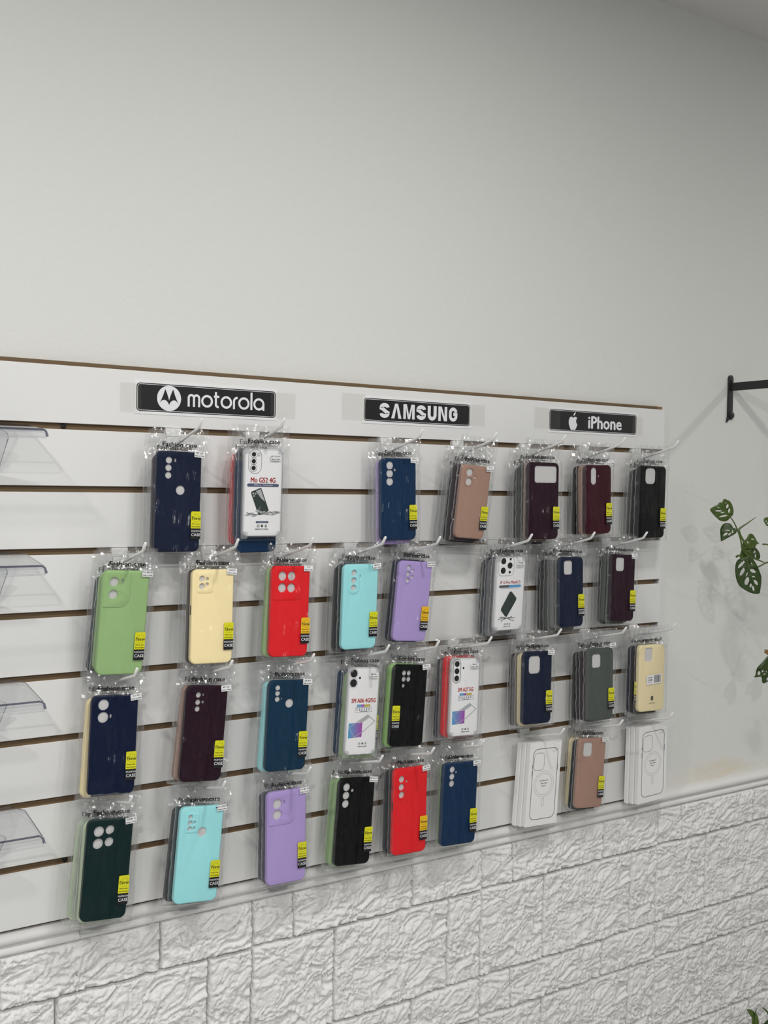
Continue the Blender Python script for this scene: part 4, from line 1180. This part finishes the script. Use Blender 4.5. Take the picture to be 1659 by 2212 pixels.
leaf(PP, (1.868, -.10, Z0 - .185), [(1290, 1065), (1330, 1030), (1373, 1000), (1440, 1020), (1480, 1090), (1420, 1150), (1340, 1110)], [(1355, 1090, 32, 12, 0)], u1, M_LEAFL, [(1460, 1060), (1300, 1066)], (0, 0))
stem(PP, A0, [(885, 1130, 0), (850, 960, .003), (770, 740, .002), (700, 590, 0), (640, 515, 0)], u1, .0021)
stem(PP, A0, [(960, 1060, 0), (880, 930, 0), (840, 850, 0), (825, 780, 0)], u1, .0030)
stem(PP, A0, [(800, 770, 0), (840, 720, 0), (960, 640, 0), (1060, 560, .002), (1145, 497, .004)], u1, .0032, 'young_rolled_leaf', M_LEAFL, .93)
stem(PP, A0, [(750, 1290, .01), (800, 1262, .006), (870, 1290, 0), (960, 1380, 0), (1100, 1470, 0), (1180, 1500, 0), (1260, 1470, 0), (1373, 1395, 0), (1600, 1300, .04), (1900, 1150, .12), (2330, 980, .215)], u1, .0026)
stem(PP, A0, [(885, 1120, 0), (960, 1250, -.004), (1150, 1335, 0), (1260, 1370, 0), (1330, 1400, 0)], u1, .0022)
stem(PP, A0, [(1290, 1040, 0), (1400, 1040, 0), (1600, 1080, .04), (1900, 1020, .12), (2330, 960, .215)], u1, .0020)
# the trailing tip lower down
u2_ = .0000585
B0 = (2.0150, -.0950, Z0 - .5290)
leaf(PP, B0, [(520, 1495), (590, 1510), (625, 1200), (700, 1060), (800, 950), (1000, 700), (1088, 640), (1260, 700), (1330, 1100), (1280, 1500), (1120, 1700), (930, 1800), (860, 1700), (850, 1560), (800, 1490), (680, 1530), (600, 1555)],
     [(725, 1360, 52, 78, 10), (865, 1270, 28, 54, 25), (940, 1390, 50, 18, -30), (1015, 1290, 17, 36, -25), (1075, 1600, 34, 70, 0)], u2_, M_LEAF, [(1200, 700), (1080, 1100), (940, 1780)], (6, 0), .2)
leaf(PP, B0, [(930, 440), (1000, 420), (1120, 440), (1220, 520), (1180, 620), (1060, 640), (1000, 590), (930, 560), (950, 500)], [], u2_, M_BROWN, None, (0, 0))
stem(PP, B0, [(1150, 720, 0), (1230, 400, 0), (1500, -400, .02), (1900, -1500, .08), (2600, -3200, .16)], u2_, .0022)
# pot and cords of the hanging plant, just past the picture's edge
bm = bmesh.new()
tube(bm, [(0, 0, -.08), (0, 0, -.076), (0, 0, .0), (0, 0, .02), (0, 0, .020), (0, 0, .005)], [.045, .052, .072, .075, .070, .068], 32)
obj('pot', finish(bm, 'pot'), M_POT, PP)
bm = bmesh.new(); tube(bm, [(0, 0, .003), (0, 0, .007)], .0685, 28); obj('soil', finish(bm, 'soil'), M_SOIL, PP)
for k in range(3):
    a = 2.0944 * k + .5
    bm = bmesh.new(); tube(bm, [(.073 * math.cos(a), .073 * math.sin(a), .018), (.03 * math.cos(a), .03 * math.sin(a), .19), (.001 * math.cos(a), .001 * math.sin(a), .3315)], .0016, 6)
    obj('cord', finish(bm, 'cord'), M_CORD, PP)

# plant in the lower corner, standing in a pot on the floor
u3 = .0000512
C0 = (1.9490, -.1560, Z0 - 1.2900)
FP = empty('potted_plant', (2.075, -0.235, 0.0)); tag(FP, 'leafy green plant rising at the bottom right corner before the stone panels', 'plant')
leaf(FP, C0, [(555, 1450), (650, 1430), (760, 1460), (850, 1520), (900, 1600), (905, 1900), (870, 2200), (820, 2500), (770, 2300), (770, 1820), (680, 1700), (600, 1570)], [], u3, M_LEAFL, [(820, 2450), (840, 1900), (700, 1560), (570, 1460)], (0, 8), .2)
leaf(FP, C0, [(880, 1610), (940, 1600), (1020, 1700), (1070, 1850), (1090, 2142), (1060, 2450), (960, 2500), (890, 2150), (880, 1850)], [], u3, M_LEAFL, [(990, 2450), (975, 2000), (910, 1620)], (0, -8), .25)
leaf(FP, C0, [(1085, 1388), (1010, 1392), (940, 1430), (890, 1490), (865, 1570), (862, 1800), (890, 1760), (915, 1570), (960, 1450), (1020, 1405)], [], u3, M_LEAF, None, (0, 30), .1)
leaf(FP, C0, [(1190, 1340), (1300, 1365), (1420, 1450), (1540, 1580), (1660, 1650), (1760, 1800), (1700, 1900), (1560, 1800), (1450, 1620), (1330, 1430)], [], u3, M_LEAF, [(1720, 1840), (1500, 1610), (1200, 1345)], (0, 0), .15)
leaf(FP, C0, [(1310, 2160), (1400, 1980), (1560, 1830), (1660, 1790), (1800, 1850), (1900, 2100), (1800, 2400), (1600, 2600), (1400, 2450)], [], u3, M_LEAF, [(1500, 2550), (1600, 2200), (1680, 1800)], (0, -10), .15)
stem(FP, C0, [(800, 2400, 0), (900, 2900, .01), (1300, 3600, .02), (1800, 4400, .03)], u3, .0028, taper=-.3)
stem(FP, C0, [(990, 2400, 0), (1100, 3000, .01), (1400, 3700, .02), (1850, 4500, .03)], u3, .0028, taper=-.3)
stem(FP, C0, [(1720, 1830, 0), (1800, 2700, .01), (1900, 3600, .02), (2000, 4500, .03)], u3, .0028, taper=-.3)
stem(FP, C0, [(1520, 2520, 0), (1600, 3000, .01), (1850, 3700, .02), (2050, 4500, .03)], u3, .0028, taper=-.3)
bm = bmesh.new()
tube(bm, [(0, 0, 0), (0, 0, .004), (0, 0, .17), (0, 0, .19), (0, 0, .19), (0, 0, .172)], [.078, .08, .105, .108, .100, .098], 32)
obj('pot', finish(bm, 'pot'), M_POT, FP)
bm = bmesh.new(); tube(bm, [(0, 0, .168), (0, 0, .174)], .0985, 28); obj('soil', finish(bm, 'soil'), M_SOIL, FP)
